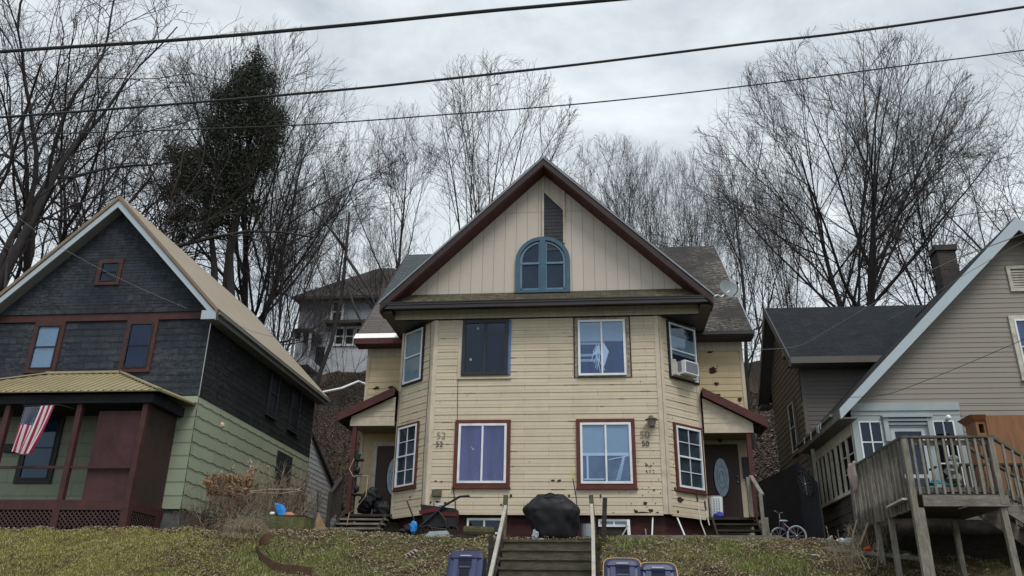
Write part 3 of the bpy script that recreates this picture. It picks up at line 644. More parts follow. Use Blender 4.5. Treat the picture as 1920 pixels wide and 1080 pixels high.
# side porches
YP=20.9
def porch(xin,xout,zhi,zlo,s,floorz,label):
    yb=YW-.01
    mb=MB(); P=[(xin,YP-.15,zhi),(xout,YP-.15,zlo),(xout,yb,zlo),(xin,yb,zhi)]
    mb.slab(P[::-1] if s>0 else P,.05) if False else mb.hexa([(xin,YP-.15,zhi-.05),(xout,YP-.15,zlo-.05),(xout,yb,zlo-.05),(xin,yb,zhi-.05),(xin,YP-.15,zhi),(xout,YP-.15,zlo),(xout,yb,zlo),(xin,yb,zhi)])
    pr=mb.build('porch_roof',M['brownroof'],HY)
    mb=MB(); mb.hexa([(xin,YP-.19,zhi-.20),(xout,YP-.19,zlo-.20),(xout,YP-.152,zlo-.20),(xin,YP-.152,zhi-.20),(xin,YP-.19,zhi+.02),(xout,YP-.19,zlo+.02),(xout,YP-.152,zlo+.02),(xin,YP-.152,zhi+.02)])
    x0,x1=sorted((xout,xout+s*.03)); mb.box(x0,x1,YP-.15,yb,zlo-.16,zlo+.02)
    mb.build('porch_fascia',M['maroon'],HY)
    xi=xout-s*.32; zb=zlo-.17; w=Wall(0,YP,1,0)
    def ur(z):
        t=(zhi-.2-z)/(zhi-zlo); x=xin+(xout-xin)*t
        x=max(min(x,max(xin,xi)),min(xin,xi)); return (min(xin,x),max(xin,x))
    mb=MB(); lap(mb,w,zb,zhi-.22,.13,.014,ur); w.box(mb,min(xin,xi),max(xin,xi),zb-.12,zb-.002,-.06,.02); mb.build('porch_gable',M['cream_trim'],HY)
    mb=MB(); mb.box(min(xin,xi),max(xin,xi),YP+.06,yb,zb-.05,zb-.02); mb.build('porch_ceiling',M['soffit_cream'],HY)
    mb=MB(); xp=xout-s*.45; mb.box(xp-.055,xp+.055,YP-.0,YP+.11,floorz-.5,zb-.123); mb.build('porch_post',M['maroon'],HY)
    mb=MB(); mb.box(min(xin-s*.1,xi),max(xin-s*.1,xi),YP,yb,floorz-.06,floorz); mb.build('porch_floor',M['wooddk'],HY)
    return xp
xpl=porch(-5.36,-6.87,7.30,6.60,-1,4.05,'')
xpr=porch(2.66,4.19,7.17,6.35,1,4.0,'')
for s,x0,x1,fz,gz in ((-1,-6.55,-5.32,4.05,3.55),(1,2.66,3.80,4.0,3.38)):
    n=3
    for k in range(1,n+1):
        z=fz-k*(fz-gz)/(n+.6); y1=YP-.27*(k-1)-.0; mb=MB(); mb.box(x0-.0,x1+.0,y1-.30,y1-.003,z-.045,z); mb.build('porch_step',M['woodh'] if s<0 else M['wooddk'],HY)
    for x in (x0+.03,x1-.07):
        mb=MB(); mb.bar((x,YP,fz-.1),(x,YP-.95,gz-.1),.04,.2); mb.build('step_stringer',M['wooddk'],HY)
mb=MB(); mb.bar((-6.62,20.9,5.0),(-6.62,20.05,4.45),.09,.04); mb.bar((-6.62,20.05,4.45),(-6.62,20.05,3.3),.09); mb.bar((-6.62,20.85,5.0),(-6.62,20.85,3.6),.09)
for k in range(6): 
    y=20.15+.11*k; mb.bar((-6.62,y,4.42+.65*(y-20.05)),(-6.62,y,3.75+.45*(y-20.05)),.03)
mb.build('porch_rail',M['wooddk'],HY)
mb=MB(); mb.bar((3.70,20.9,4.98),(3.78,20.1,4.42),.09,.05); mb.bar((3.74,20.12,4.45),(3.74,20.12,3.3),.08); mb.bar((3.62,20.86,4.95),(3.62,20.86,4.0),.1);mb.build('porch_rail',M['wood'],HY)
mb=MB(); mb.box(3.72,4.02,20.9,21.1,3.2,4.0);mb.build('porch_pier',M['wood'],HY)
# --- satellite dish
c=W(1370,542,20.3); ds=thing('satellite_dish','grey round satellite dish on a bent white arm at the right gable eave','satellite dish',(2.9,19.9,9.2))
nrm=Vector((.35,-.85,.35)).normalized(); ax=nrm.cross(Vector((0,0,1))).normalized(); ay=ax.cross(nrm)
mb=MB(); k=24; P=[c-nrm*.06]; fs=[]
for ri,rr in enumerate((.12,.22,.31)):
    for i in range(k): a=2*math.pi*i/k; P.append(c-nrm*(.06-.06*(rr/.31)**2)+ax*rr*math.cos(a)+ay*rr*.95*math.sin(a))
for i in range(k): fs.append((0,1+i,1+(i+1)%k))
for q in range(2):
    for i in range(k): fs.append((1+q*k+i,1+(q+1)*k+i,1+(q+1)*k+(i+1)%k,1+q*k+(i+1)%k))
mb.add(P,fs); mb.build('dish',plain('grey_dish_paint',(.15,.18,.19),.5,.1,3,0),ds,smooth=True)
mb=MB(); mb.tube([Vector((2.93,19.7,9.27)),W(1345,553,20.0),W(1352,557,20.1),W(1358,552,20.2),c-nrm*.07],.018,6); mb.build('arm',M['white'],ds)
mb=MB(); mb.tube([c-ay*.25,c-ay*.28+nrm*.2,c-ay*.12+nrm*.33],.012,5); mb.sphere(c-ay*.08+nrm*.33,.04); mb.build('receiver',M['black'],ds)
# --- air conditioner
u0,u1,z0,z1=rac; ac=thing('air_conditioner','white window air conditioner jutting out of the upper right bay window','air conditioner',tuple(WBR.p((u0+u1)/2,z0+.1,.1)))
ua,ub,za,zb=u0+.22,u0+.74,z0+.10,z0+.44
mb=MB(); WBR.box(mb,ua,ub,za,zb,.075,.36); a=mb.build('casing',M['white'],ac)
mb=MB(); WBR.box(mb,ua+.035,ub-.035,za+.035,zb-.035,.36,.366); mb.build('rear_grille',plain('grey_ac_grille',(.17,.19,.22),.6,.2,60,.3),ac)
mb=MB(); 
for k in range(10): z=za+.06+.03*k; mb.box(0,0,0,0,0,0) if False else mb.add([WBR.p(ua-.004,z,.12),WBR.p(ua-.004,z,.25),WBR.p(ua-.004,z+.016,.25),WBR.p(ua-.004,z+.016,.12)],[(0,1,2,3)])
mb.build('side_louvre',M['hole'],ac)
mb=MB(); WBR.box(mb,u0+.06,u1-.2,z0+.06,z0+.095,.072,.18); WBR.box(mb,u0+.06,ua,z0+.1,z0+.5,.072,.085); mb.build('mounting_board',M['offwhite'],ac)
# ------------------------------------------------------------ left house
LH=thing('slate_house','dark slate shingled gable house with sage green ground floor and tan metal roof','house',(-13.7,20,3.5))
LXR=-10.42; LXL=-17.0; LR=-13.56; LRZ=12.72; LEZ=9.16; YB=28.7; YO=19.6
WS=Wall(LXR,20,0,1)      # right side wall, outward +X
GZ0=6.94
mb=MB(); lap(mb,W0,GZ0,9.08,.19,.010,lambda z:(LXL,LXR),.002); mb.build('front_wall',M['slate'],LH)
lsl=(LRZ-LEZ)/(-10.08-LR)
def lgu(z): h=(LRZ-.25-z)/lsl; return (LR-h,LR+h)
w2=Wall(0,19.93,1,0); mb=MB(); lap(mb,w2,9.36,LRZ-.26,.19,.010,lgu,.002); lb=lgu(9.36); w2.box(mb,lb[0],lb[1],9.30,9.36,-.06,.015); mb.build('gable_wall',M['slate'],LH)
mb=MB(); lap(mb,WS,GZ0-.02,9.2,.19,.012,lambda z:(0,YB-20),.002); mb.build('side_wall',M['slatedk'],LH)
mb=MB(); lap(mb,W0,4.05,GZ0-.003,.335,.012,lambda z:(LXL,LXR)); mb.build('lower_front_wall',M['green'],LH)
def wavy(mb,w,z0,z1,course,lip,u0,u1):
    z=z0; st=.0
    while z<z1-1e-3:
        zt=min(z+course,z1); n=int((u1-u0)/.05); vs=[];fs=[]; ph=random.uniform(0,6)
        for i in range(n+1):
            u=u0+(u1-u0)*i/n; dz=.012*math.sin(u*10.5)+.006*math.sin(u*23+ph)
            vs+=[w.p(u,z+dz,lip),w.p(u,zt+.02,.003),w.p(u,z+dz,0)]
        for i in range(n): fs+=[(3*i,3*i+3,3*i+4,3*i+1),(3*i+2,3*i+5,3*i+3,3*i)]
        mb.add(vs,fs); z=zt
mb=MB(); wavy(mb,WS,4.07,GZ0-.03,.335,.018,0,YB-20); mb.build('lower_side_wall',M['green'],LH)
mb=MB(); mb.box(LXL,LXR-.04,20.05,YB,3.2,4.05); mb.build('foundation',M['stone'],LH)
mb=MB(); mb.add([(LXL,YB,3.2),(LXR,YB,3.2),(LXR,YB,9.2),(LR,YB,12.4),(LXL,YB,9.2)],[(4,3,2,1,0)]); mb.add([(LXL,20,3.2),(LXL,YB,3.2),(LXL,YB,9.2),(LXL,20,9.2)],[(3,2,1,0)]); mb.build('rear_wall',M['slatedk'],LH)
mb=MB(); W0.box(mb,LXL,LXR+.0,9.09,9.30,-.02,.05); mb.build('belt_board',M['ox'],LH)
mb=MB(); mb.bar((LXR+.012,19.985,GZ0),(LXR+.012,19.985,9.08),.022); mb.build('corner_strip',M['metal'],LH)
def lroof(mb,xe,ze,y0,y1,z_off,t):
    a=[(xe,y0,ze+z_off),(LR,y0,LRZ+z_off),(LR,y1,LRZ+z_off),(xe,y1,ze+z_off)]
    mb.slab(a if xe>LR else a[::-1],t)
mb=MB(); lroof(mb,-10.05,LEZ,YO-.06,29.1,.02,.035); lroof(mb,-17.07,LEZ,YO-.06,29.1,.02,.035)
k=0; y=YO
while y<29.1:
    mb.bar((-10.05,y,LEZ+.03),(LR,y,LRZ+.03),.03,.02); y+=.3
mb.build('metal_roof',M['tan'],LH)
mb=MB(); 
for xe in (-10.05,-17.07):
    P=[(xe,YO-.065,LEZ-.06),(LR,YO-.065,LRZ-.06),(LR,YO-.065,LRZ+.045),(xe,YO-.065,LEZ+.045)];Q=[(x,YO+.02,z) for x,_,z in P]
    mb.add(P+Q,[(0,1,2,3),(7,6,5,4),(0,4,5,1),(1,5,6,2),(2,6,7,3),(3,7,4,0)])
mb.build('rake_trim',plain('brown_tan_trim',(.20,.145,.10),.5,.1,3,.03),LH)
mb=MB()
for xe in (-10.08,-17.04):
    P=[(xe,YO-.03,LEZ-.26),(LR,YO-.03,LRZ-.30),(LR,YO-.03,LRZ-.07),(xe,YO-.03,LEZ-.07)];Q=[(x,YO+.0,z) for x,_,z in P]
    mb.add(P+Q,[(0,1,2,3),(7,6,5,4),(0,4,5,1),(1,5,6,2),(2,6,7,3),(3,7,4,0)])
mb.box(-10.50,-10.08,YO-.035,YO+.02,8.93,9.18)
mb.build('rake_board',M['palefascia'],LH)
mb=MB()
for xe in (-10.09,-17.03):
    P=[(xe,YO,LEZ-.20),(LR,YO,LRZ-.24),(LR,19.99,LRZ-.24),(xe,19.99,LEZ-.20)]
    mb.slab(P[::-1] if xe>LR else P,.02)
mb.box(LXR-.0,-10.10,YO+.02,29.0,8.95,8.98)
mb.build('soffit',M['soffit'],LH)
mb=MB(); mb.box(-10.10,-10.06,YO-.0,29.1,8.93,9.15); mb.box(-10.06,-9.98,YO,29.1,9.06,9.14); mb.build('eave_fascia',M['soffit'],LH)
# windows
def dk(w,u0,u1,z0,z1,base,root):
    b=MB(); w.box(b,u0,u1,z0,z0+(z1-z0)*.96,base+.004,base+.008); b.build('blind',plain('pale_window_shade',(.22,.30,.34),.8,.1,3,0),root)
window(LH,W0,(-15.50,-14.60,7.62,9.10),'ox',.115,'black',.035,'hung','void',extras=dk,sill=False,label='upper left window with pale shade')
window(LH,W0,(-12.80,-11.90,7.60,9.10),'ox',.115,'black',.035,'hung','curt_blue',gl='glassdk',sill=False,label='upper right window with dark blue curtain')
sw=w2.rect([(186,487),(232,487),(181,535),(226,535)]); window(LH,w2,sw,'ox',.11,'black',.03,'none','void',gl='glassdk',sill=False,name='attic_window')
for (ya,yb,za,zb) in ((24.35,25.15,7.5,9.0),(26.3,27.2,7.45,9.05)):
    window(LH,WS,(ya-20,yb-20,za,zb),'darkframe',.07,'darkframe',.035,'hung','void',sill=True,name='side_window')
mb=MB(); WS.box(mb,5.72,7.05,4.1,6.62,.0,.045); sd=mb.build('side_door',M['darkframe'],LH); mb=MB(); WS.box(mb,5.85,6.92,4.2,6.5,.046,.052); mb.build('door_screen',M['void'],sd)
# lower front window behind porch
r=W0.rect([(62,775),(124,775),(22,907),(98,907)]); window(LH,W0,r,'black',.12,'darkframe',.03,'hung','blind_grey',gl='glassdk',sill=False,name='porch_window',label='lower porch window with grey lace curtain')
# porch
PF=18.4; PXR=-10.85; PXL=-17.0; DZ=4.06
mb=MB(); mb.box(PXL,PXR,PF,20.0,DZ-.05,DZ); mb.box(PXL,PXR,PF,PF+.05,3.83,DZ-.052); mb.box(PXR-.05,PXR,PF+.05,20,3.83,DZ-.052); mb.build('porch_deck',M['ox'],LH)
for x in (-10.93,-12.62,-14.35,-16.1):
    mb=MB(); mb.box(x-.09,x+.09,PF+.0,PF+.16,3.35,3.828); mb.build('porch_pier',M['ox'],LH)
mb=MB(); mb.box(PXR-.16,PXR,19.7,19.9,3.35,3.828); mb.build('porch_pier',M['ox'],LH)
def lattice(mb,w,u0,u1,z0,z1,d,step=.115,t=.03):
    L=z1-z0; u=u0-L
    while u<u1:
        a=max(u,u0);b=min(u+L,u1)
        if b>a+.01:
            mb.bar(w.p(a,z0+(a-u),d),w.p(b,z0+(b-u),d),t,.008,up=w.N); mb.bar(w.p(a,z1-(a-u),d+.009),w.p(b,z1-(b-u),d+.009),t,.008,up=w.N)
        u+=step
mb=MB(); wl=Wall(0,PF+.03,1,0)
for a,b in ((-12.53,-11.02),(-14.26,-12.71),(-16.0,-14.44)): lattice(mb,wl,a,b,3.42,3.83,.0)
lattice(mb,Wall(PXR-.02,PF+.16,0,1),0,1.4,3.42,3.83,0); mb.build('porch_lattice',plain('brown_lattice',(.055,.035,.032),.7,.3,6,.1),LH)
mb=MB(); mb.box(PXL,PXR-.2,PF+.6,PF+.65,3.3,3.82); mb.build('underporch_shade',M['void'],LH)  # dark sheet stands in for the shade behind the porch lattice
EYP=18.2; EZP=6.62; TZ=7.58; 
def proof(mb):
    A=(PXL-.3,EYP,EZP);B=(-10.5,EYP,EZP);C=(-12.70,19.97,TZ);D=(-14.7,19.97,TZ);E_=(-10.44,19.97,6.70);Fp=(PXL-.3,19.97,6.7)
    mb.slab([A,B,C,D],.03); mb.slab([B,E_,C],.03); mb.slab([Fp,A,D],.03)
    n=Vector((0,-(TZ-EZP),19.97-EYP)).normalized()
    x=-17.2
    while x<-10.55:
        # rib up the front slope until hip
        t=1.0
        if x>-12.70: t=max(0,(-10.5-x)/( -10.5+12.70))
        if x<-14.7: t=max(0,(x+17.3)/2.6)
        t=min(1,t)
        mb.bar((x,EYP-.01,EZP+.012),(x,EYP+(19.97-EYP)*t,EZP+(TZ-EZP)*t+.012),.035,.03); x+=.195
    for k in range(1,10):
        s_=k/10; e=Vector(B).lerp(Vector(E_),s_); mb.bar(e+Vector((0,0,.01)),e.lerp(Vector(C),(1-s_)*0+ s_*.0+ .96*(1-abs(0)) if s_>.97 else min(.96,1-s_*0)),.001,.001) if False else None
    mb.bar(Vector(B)+Vector((0,0,.03)),Vector(C)+Vector((0,0,.04)),.14,.03); mb.bar(Vector(A)+Vector((0,0,.03)),Vector(D)+Vector((0,0,.04)),.14,.03)
    mb.bar((-14.8,19.93,TZ+.02),(-12.65,19.93,TZ+.02),.12,.06); mb.bar(Vector(C)+Vector((0,-.05,.03)),Vector(E_)+Vector((0,-.05,.03)),.10,.04)
    mb.bar((PXL,19.95,TZ-.75),(-14.8,19.95,TZ+.02),.08,.05)
mb=MB(); proof(mb); mb.build('porch_roof',M['tanrib'],LH)
mb=MB(); mb.box(PXL,-10.72,EYP+.16,EYP+.30,6.36,6.58); mb.box(-10.86,-10.72,EYP+.3,19.95,6.36,6.58); mb.box(PXL,-10.88,EYP+.32,19.95,6.42,6.44); mb.build('porch_beam',M['void'],LH)
for (xb,xt) in ((-10.95,-10.92),(-12.62,-12.62),(-14.5,-14.5)):
    mb=MB(); mb.bar((xb,PF+.1,DZ),(xt,PF+.1,6.36),.13); mb.build('porch_post',M['ox'],LH)
mb=MB(); mb.bar((PXL,PF+.1,4.83),(-11.02,PF+.1,4.83),.045,.06); mb.build('porch_rail',M['ox'],LH)
mb=MB(); mb.box(-12.15,-11.02,PF+.16,PF+.19,DZ+.02,6.2); mb.build('porch_screen_board',M['oxpanel'],LH)
mb=MB(); mb.box(-10.93,-10.89,PF+.19,19.95,DZ,6.35); mb.build('porch_side_board',plain('dark_brown_board',(.040,.026,.024),.7,.2,3,.1),LH)
mb=MB(); mb.box(-15.4,-14.95,18.9,19.3,DZ,DZ+.3); tag(mb.build('storage_box',M['black']),'small black box on the slate house porch floor at the left edge','box')
mb=MB(); u,z=W0.px(18,842); W0.box(mb,u-.1,u+.35,z-.1,z+.1,.02,.2); mb.build('wall_mailbox',M['black'],LH)
# flag: cloth with stripes and canton
def flag():
    root=thing('flag','striped red and white flag with starry blue canton hanging from the slate house porch','flag',tuple(W(95,760,18.15)))
    # corners in px : hoist top-left (48,764) .. top-right (103,760) .. bottom-right(57,853) .. bottom-left(22,848)
    TL=W(47,763,18.15);TR=W(104,760,18.1);BL=W(21,848,18.2);BR=W(58,853,18.15)
    nu,nv=52,30; vs=[];fs=[];mi=[]
    def P(s,t):
        q=TL.lerp(TR,s).lerp(BL.lerp(BR,s),t); bow=math.sin(math.pi*t)*(.05)*(s-.3)
        return q+Vector((bow*1.2,.035*math.sin(s*17+t*2.5)*(.3+t)-.02,.015*math.sin(s*9)*t))
    for j in range(nv+1):
        for i in range(nu+1): vs.append(P(i/nu,j/nv))
    ncol=13
    for j in range(nv):
        for i in range(nu):
            s=(i+.5)/nu; t=(j+.5)/nv
            if s<.54 and t<.40: m=2
            else: m=0 if int(s*13)%2==0 else 1
            fs.append((j*(nu+1)+i,(j+1)*(nu+1)+i,(j+1)*(nu+1)+i+1,j*(nu+1)+i+1)); mi.append(m)
    o=link_mesh('flag_cloth',vs,fs,[plain('flag_red',(.30,.02,.06),.8,.12,5,.1),plain('flag_white',(.62,.58,.62),.8,.06,5,.1),plain('flag_navy',(.012,.018,.06),.8,.1,5,.1)],root,smooth=True,fm=mi)
    mb=MB()
    for r_ in range(9):
        for c_ in range(6 if r_%2==0 else 5):
            s=.045+.088*c_+(0 if r_%2==0 else .044); t=.03+.043*r_; q=P(s,t)+Vector((0,-.012,0)); k=5; pts=[]
            for a in range(10):
                rr=.016 if a%2==0 else .007; an=math.pi/2+a*math.pi/5; pts.append(q+Vector((rr*math.cos(an),0,rr*math.sin(an))))
            mb.add(pts,[tuple(range(10))])
    mb.build('flag_stars',M['white'],root)
    mb=MB(); mb.tube([TR+Vector((.05,.0,.02)),TL+Vector((-.05,.0,.03))],.012,6); mb.tube([TR+Vector((.05,0,.02)),Vector((TR.x+.25,18.45,TR.z+.0))],.012,6); mb.build('flag_pole',M['black'],root)
flag()
# lean-to behind
SH=thing('lean_to_shed','pale grey clapboard lean-to with sloping roof behind the slate house','shed',(-10.5,30.6,4.2))
WSH=Wall(LXR+.01,YB,0,1)
def sur(z): 
    t=(7.75-z)/(7.75-5.7); return (0,min(4.2,max(0,.05+4.15*t)))
mb=MB(); lap(mb,WSH,3.9,7.7,.17,.014,sur,.002); mb.build('wall',M['greysid'],SH)
mb=MB(); mb.hexa([(-13,YB+.02,7.66),(-10.3,YB+.02,7.66),(-10.3,33.1,5.61),(-13,33.1,5.61),(-13,YB+.02,7.74),(-10.3,YB+.02,7.74),(-10.3,33.1,5.69),(-13,33.1,5.69)]); mb.build('roof',M['brown'],SH)
# ------------------------------------------------------------ right house
RH=thing('grey_house','grey beige vinyl sided house with pale blue porch front and dark rear wing','house',(10,19,3.2))
WR=Wall(0,19,1,0); RAX=10.03; RAZ=10.72; REX=5.36; REZ=6.09; RY0=18.6; rsl=(RAZ-REZ)/(RAX-REX)
def rgu(z): h=(RAZ-.18-z)/rsl; return (max(5.72,RAX-h),min(14.4,RAX+h))
mb=MB(); lap(mb,WR,6.28,RAZ-.2,.12,.014,rgu); lap(mb,WR,3.84,6.28,.12,.014,lambda z:(8.08,14.4)); mb.build('front_wall',M['vinyl'],RH)
mb=MB(); WR.box(mb,5.72,14.4,2.0,3.8,-.2,-.02); mb.box(5.73,5.95,19.0,22.8,2.2,4.44); mb.build('foundation',plain('dark_stone_base',(.06,.052,.047),.9,.5,4,.6),RH)
mb=MB()
a=[(REX,RY0,REZ),(RAX,RY0,RAZ),(RAX,30,RAZ),(REX,30,REZ)]; mb.slab([(REX,RY0,REZ),(REX,22.78,REZ),(RAX,22.78,RAZ),(RAX,RY0,RAZ)][::-1],.05)
mb.slab([(14.7,RY0,REZ),(14.7,30,REZ),(RAX,30,RAZ),(RAX,RY0,RAZ)],.05); mb.slab([(9.5,22.78,RAZ-.53*rsl),(9.5,30,RAZ-.53*rsl),(RAX,30,RAZ),(RAX,22.78,RAZ)][::-1],.05)
mb.build('front_roof',M['blackroof'],RH)
mb=MB()
for xe in (REX,14.7):
    P=[(xe,RY0-.03,REZ-.24),(RAX,RY0-.03,RAZ-.36),(RAX,RY0-.03,RAZ-.02),(xe,RY0-.03,REZ+.0)];Q=[(x,RY0,z) for x,_,z in P]
    mb.add(P+Q,[(0,1,2,3),(7,6,5,4),(0,4,5,1),(1,5,6,2),(2,6,7,3),(3,7,4,0)])
mb.build('rake_board',M['palefascia'],RH)
mb=MB()
for xe in (REX+.02,14.68):
    P=[(xe,RY0,REZ-.16),(RAX,RY0,RAZ-.20),(RAX,18.99,RAZ-.20),(xe,18.99,REZ-.16)]; mb.slab(P if xe>RAX else P[::-1],.02)
mb.build('rake_soffit',M['soffit'],RH)
mb=MB(); mb.box(REX-.02,REX+.02,RY0,22.75,REZ-.22,REZ-.01); mb.box(REX+.02,5.72,RY0,22.75,REZ-.22,REZ-.19); mb.box(REX-.09,REX-.02,RY0+.5,22.75,REZ-.06,REZ-.0); mb.build('eave_fascia',plain('grey_eave_paint',(.14,.135,.13),.7,.3,5,.1,dirt=(.05,.045,.04)),RH)
mb=MB()
for k,y in enumerate((19.9,20.1,20.25,20.9,21.6)): mb.bar((REX-.10,y,REZ-.02),(REX-.10,y+.05,REZ-.16-.05*(k%2)),.02)
mb.build('gutter_bracket',M['white'],RH)
# blue enclosed porch front
mb=MB(); WR.box(mb,5.70,8.06,6.12,6.30,.0,.08); WR.box(mb,5.70,8.06,6.02,6.118,.0,.05)
WR.box(mb,5.70,5.83,3.84,6.02,.0,.04); WR.box(mb,7.90,8.06,3.84,6.02,.0,.04); WR.box(mb,5.83,6.34,3.84,4.45,.0,.036); WR.box(mb,7.42,7.90,3.84,4.45,.0,.036)
WR.box(mb,5.83,6.34,5.90,6.02,.0,.036); WR.box(mb,7.42,7.90,5.90,6.02,.0,.036); WR.box(mb,6.34,6.50,3.84,6.02,.0,.05); WR.box(mb,7.25,7.42,3.84,6.02,.0,.05); WR.box(mb,6.50,7.25,5.74,6.02,.0,.05)
for k,(a,b) in enumerate(((6.34,7.42),(6.42,7.34),(6.46,7.30))): WR.box(mb,a,b,5.95-.08*k,6.0-.08*k,.051,.17-.035*k)
WR.box(mb,6.36,6.46,5.42,5.945,.052,.13);WR.box(mb,7.30,7.40,5.42,5.945,.052,.13)
mb.build('porch_front',M['paleblue'],RH)
def rwin(w,u0,u1,z0,z1,name,cols,rows,frame='white',d=.0):
    mb=MB(); w.frame(mb,u0,u1,z0,z1,.035,d,d+.035)
    for i in range(1,cols): u=u0+(u1-u0)*i/cols; w.box(mb,u-.014,u+.014,z0+.03,z1-.03,d,d+.03)
    for i in range(1,rows): z=z0+(z1-z0)*i/rows; w.box(mb,u0+.03,u1-.03,z-.014,z+.014,d,d+.028)
    r_=mb.build(name,M[frame],RH); mb=MB(); w.box(mb,u0,u1,z0,z1,d-.02,d-.002); mb.build('unlit_room_sheet',M['void'],r_); mb=MB(); w.box(mb,u0,u1,z0,z1,d+.008,d+.011); mb.build('pane',M['glassdk'],r_)
rwin(WR,5.835,6.335,4.46,5.895,'porch_window',2,3,d=.012); rwin(WR,7.425,7.895,4.46,5.895,'porch_window',2,3,d=.012); WR_=None
mb=MB(); WR.frame(mb,6.505,7.245,3.86,5.735,.085,.005,.045); WR.box(mb,6.59,7.16,4.62,4.70,.005,.045); d=mb.build('storm_door',plain('grey_white_door_paint',(.42,.47,.50),.6,.06,4,.03),RH); mb=MB(); WR.box(mb,6.51,7.24,3.86,5.73,-.02,.004); mb.build('door_panel',M['void'],d); mb=MB(); WR.box(mb,6.59,7.16,3.93,5.66,.02,.024); mb.build('pane',M['glassdk'],d)
mb=MB(); p_=W(1778,784,18.9); mb.bar(p_+Vector((0,.1,-.05)),p_+Vector((-.05,-.05,.0)),.05); mb.sphere(p_+Vector((-.02,-.06,.0)),.06); mb.build('porch_lamp',M['white'],RH)
# porch side wall (faces -X)
WPS=Wall(5.72,22.8,0,-1)   # u=0 at y=22.8, u=3.8 at y=19
mb=MB(); WPS.box(mb,0,3.8,5.62,5.88,-.05,.02); WPS.box(mb,0,3.8,4.38,4.46,-.05,.09)
for u,wd in ((3.64,.16),(3.06,.13),(2.55,.14),(2.07,.19),(1.62,.17),(1.18,.2),(.78,.14),(.38,.16)): WPS.box(mb,u,u+wd,4.46,5.62,-.02,.012)
mb.build('porch_side_frame',M['offwhite'],RH)
mb=MB(); 
for u0,u1 in ((3.19,3.64),(2.69,3.06)):
    for k in range(1,3): z=4.46+1.16*k/3; WPS.box(mb,u0,u1,z-.012,z+.012,-.02,.01)
mb.build('porch_side_muntin',M['offwhite'],RH)
mb=MB(); WPS.box(mb,0,3.8,4.40,5.70,-.10,-.035); wi=mb.build('porch_side_interior',M['void'],RH)
mb=MB(); WPS.box(mb,2.0,3.66,4.47,5.6,-.028,-.025); mb.build('porch_side_pane',M['glassdk'],RH)
mb=MB(); WPS.box(mb,-.0,.18,3.2,5.88,.0,.10); mb.build('corner_post',M['vinyldk'],RH)
mb=MB(); lap(mb,WPS,3.0,4.37,.17,.014,lambda z:(0,3.8),.006); mb.build('porch_side_wall',plain('weathered_brown_boards',(.065,.055,.05),.9,.4,5,.5,stretch=(1,1,6)),RH)
# rear wing
YW2=22.8; WXW=5.62; WZ=8.28
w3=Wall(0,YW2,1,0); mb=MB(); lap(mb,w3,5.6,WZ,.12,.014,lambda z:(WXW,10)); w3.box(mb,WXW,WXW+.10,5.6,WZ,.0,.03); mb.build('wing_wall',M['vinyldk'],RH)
w4=Wall(WXW,26.6,0,-1)    # u=0 rear (y=26.6) u=3.8 front
YR=24.7; RZ2=10.80; s2=(RZ2-8.42)/(YR-22.2)
def wg(z):
    if z<8.35: return (0,3.8)
    h=(RZ2-.12-z)/s2; c=26.6-YR; return (max(0,c-h),min(3.8,c+h))
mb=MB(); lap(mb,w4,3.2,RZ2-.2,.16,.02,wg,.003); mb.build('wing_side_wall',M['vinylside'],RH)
mb=MB(); mb.slab([(5.28,22.2,8.42),(10.6,22.2,8.42),(10.6,YR,RZ2),(5.28,YR,RZ2)],.06); mb.slab([(10.6,27.2,8.42),(5.28,27.2,8.42),(5.28,YR,RZ2),(10.6,YR,RZ2)],.06); mb.build('wing_roof',M['blackroof'],RH)
mb=MB(); mb.box(5.28,10,22.17,22.21,8.24,8.42); mb.box(5.3,10,22.21,22.8,8.27,8.30); mb.build('wing_fascia',M['vinyldk'],RH)
mb=MB()
for ya in (22.2,27.2):
    P=[(5.25,ya,8.16),(5.28,ya,8.16),(5.28,YR,RZ2-.26),(5.25,YR,RZ2-.26),(5.25,ya,8.44),(5.28,ya,8.44),(5.28,YR,RZ2+.02),(5.25,YR,RZ2+.02)]; mb.hexa(P)
    Q=[(5.28,ya,8.2),(WXW,ya,8.2),(WXW,YR,RZ2-.2),(5.28,YR,RZ2-.2)]; mb.slab(Q if ya>YR else Q[::-1],.02)
mb.box(5.25,WXW,26.62,27.2,8.12,8.2)
mb.build('wing_rake',plain('dark_grey_rake',(.07,.072,.08),.6,.2,4,.1),RH)
def swin(ya,yb,za,zb):
    window(RH,w4,(26.6-yb,26.6-ya,za,zb),'vinyldk',.06,'offwhite',.03,'hung','void',gl='glassdk',name='side_window',base=.04)
swin(23.55,24.2,9.0,9.55); swin(23.6,24.35,6.1,7.6)
mb=MB(); w4.box(mb,1.9,2.75,3.2,5.7,.0,.05); mb.build('side_door',M['darkframe'],RH)
mb=MB(); c0=W(1770,500,21.6); mb.box(c0.x-.24,c0.x+.24,21.3,21.7,8.0,W(1765,470,21.3).z); mb.box(c0.x-.29,c0.x+.29,21.25,21.75,W(1765,470,21.3).z+.003,W(1765,460,21.3).z); mb.build('chimney',M['chim'],RH)
mb=MB(); mb.hexa([(c0.x-.4,21.2,8.9),(c0.x+.3,21.2,8.9+.7*rsl),(c0.x+.3,21.28,8.9+.7*rsl),(c0.x-.4,21.28,8.9),(c0.x-.4,21.2,9.0),(c0.x+.3,21.2,9.0+.7*rsl),(c0.x+.3,21.28,9.0+.7*rsl),(c0.x-.4,21.28,9.0)]); mb.build('chimney_flashing',M['white'],RH)
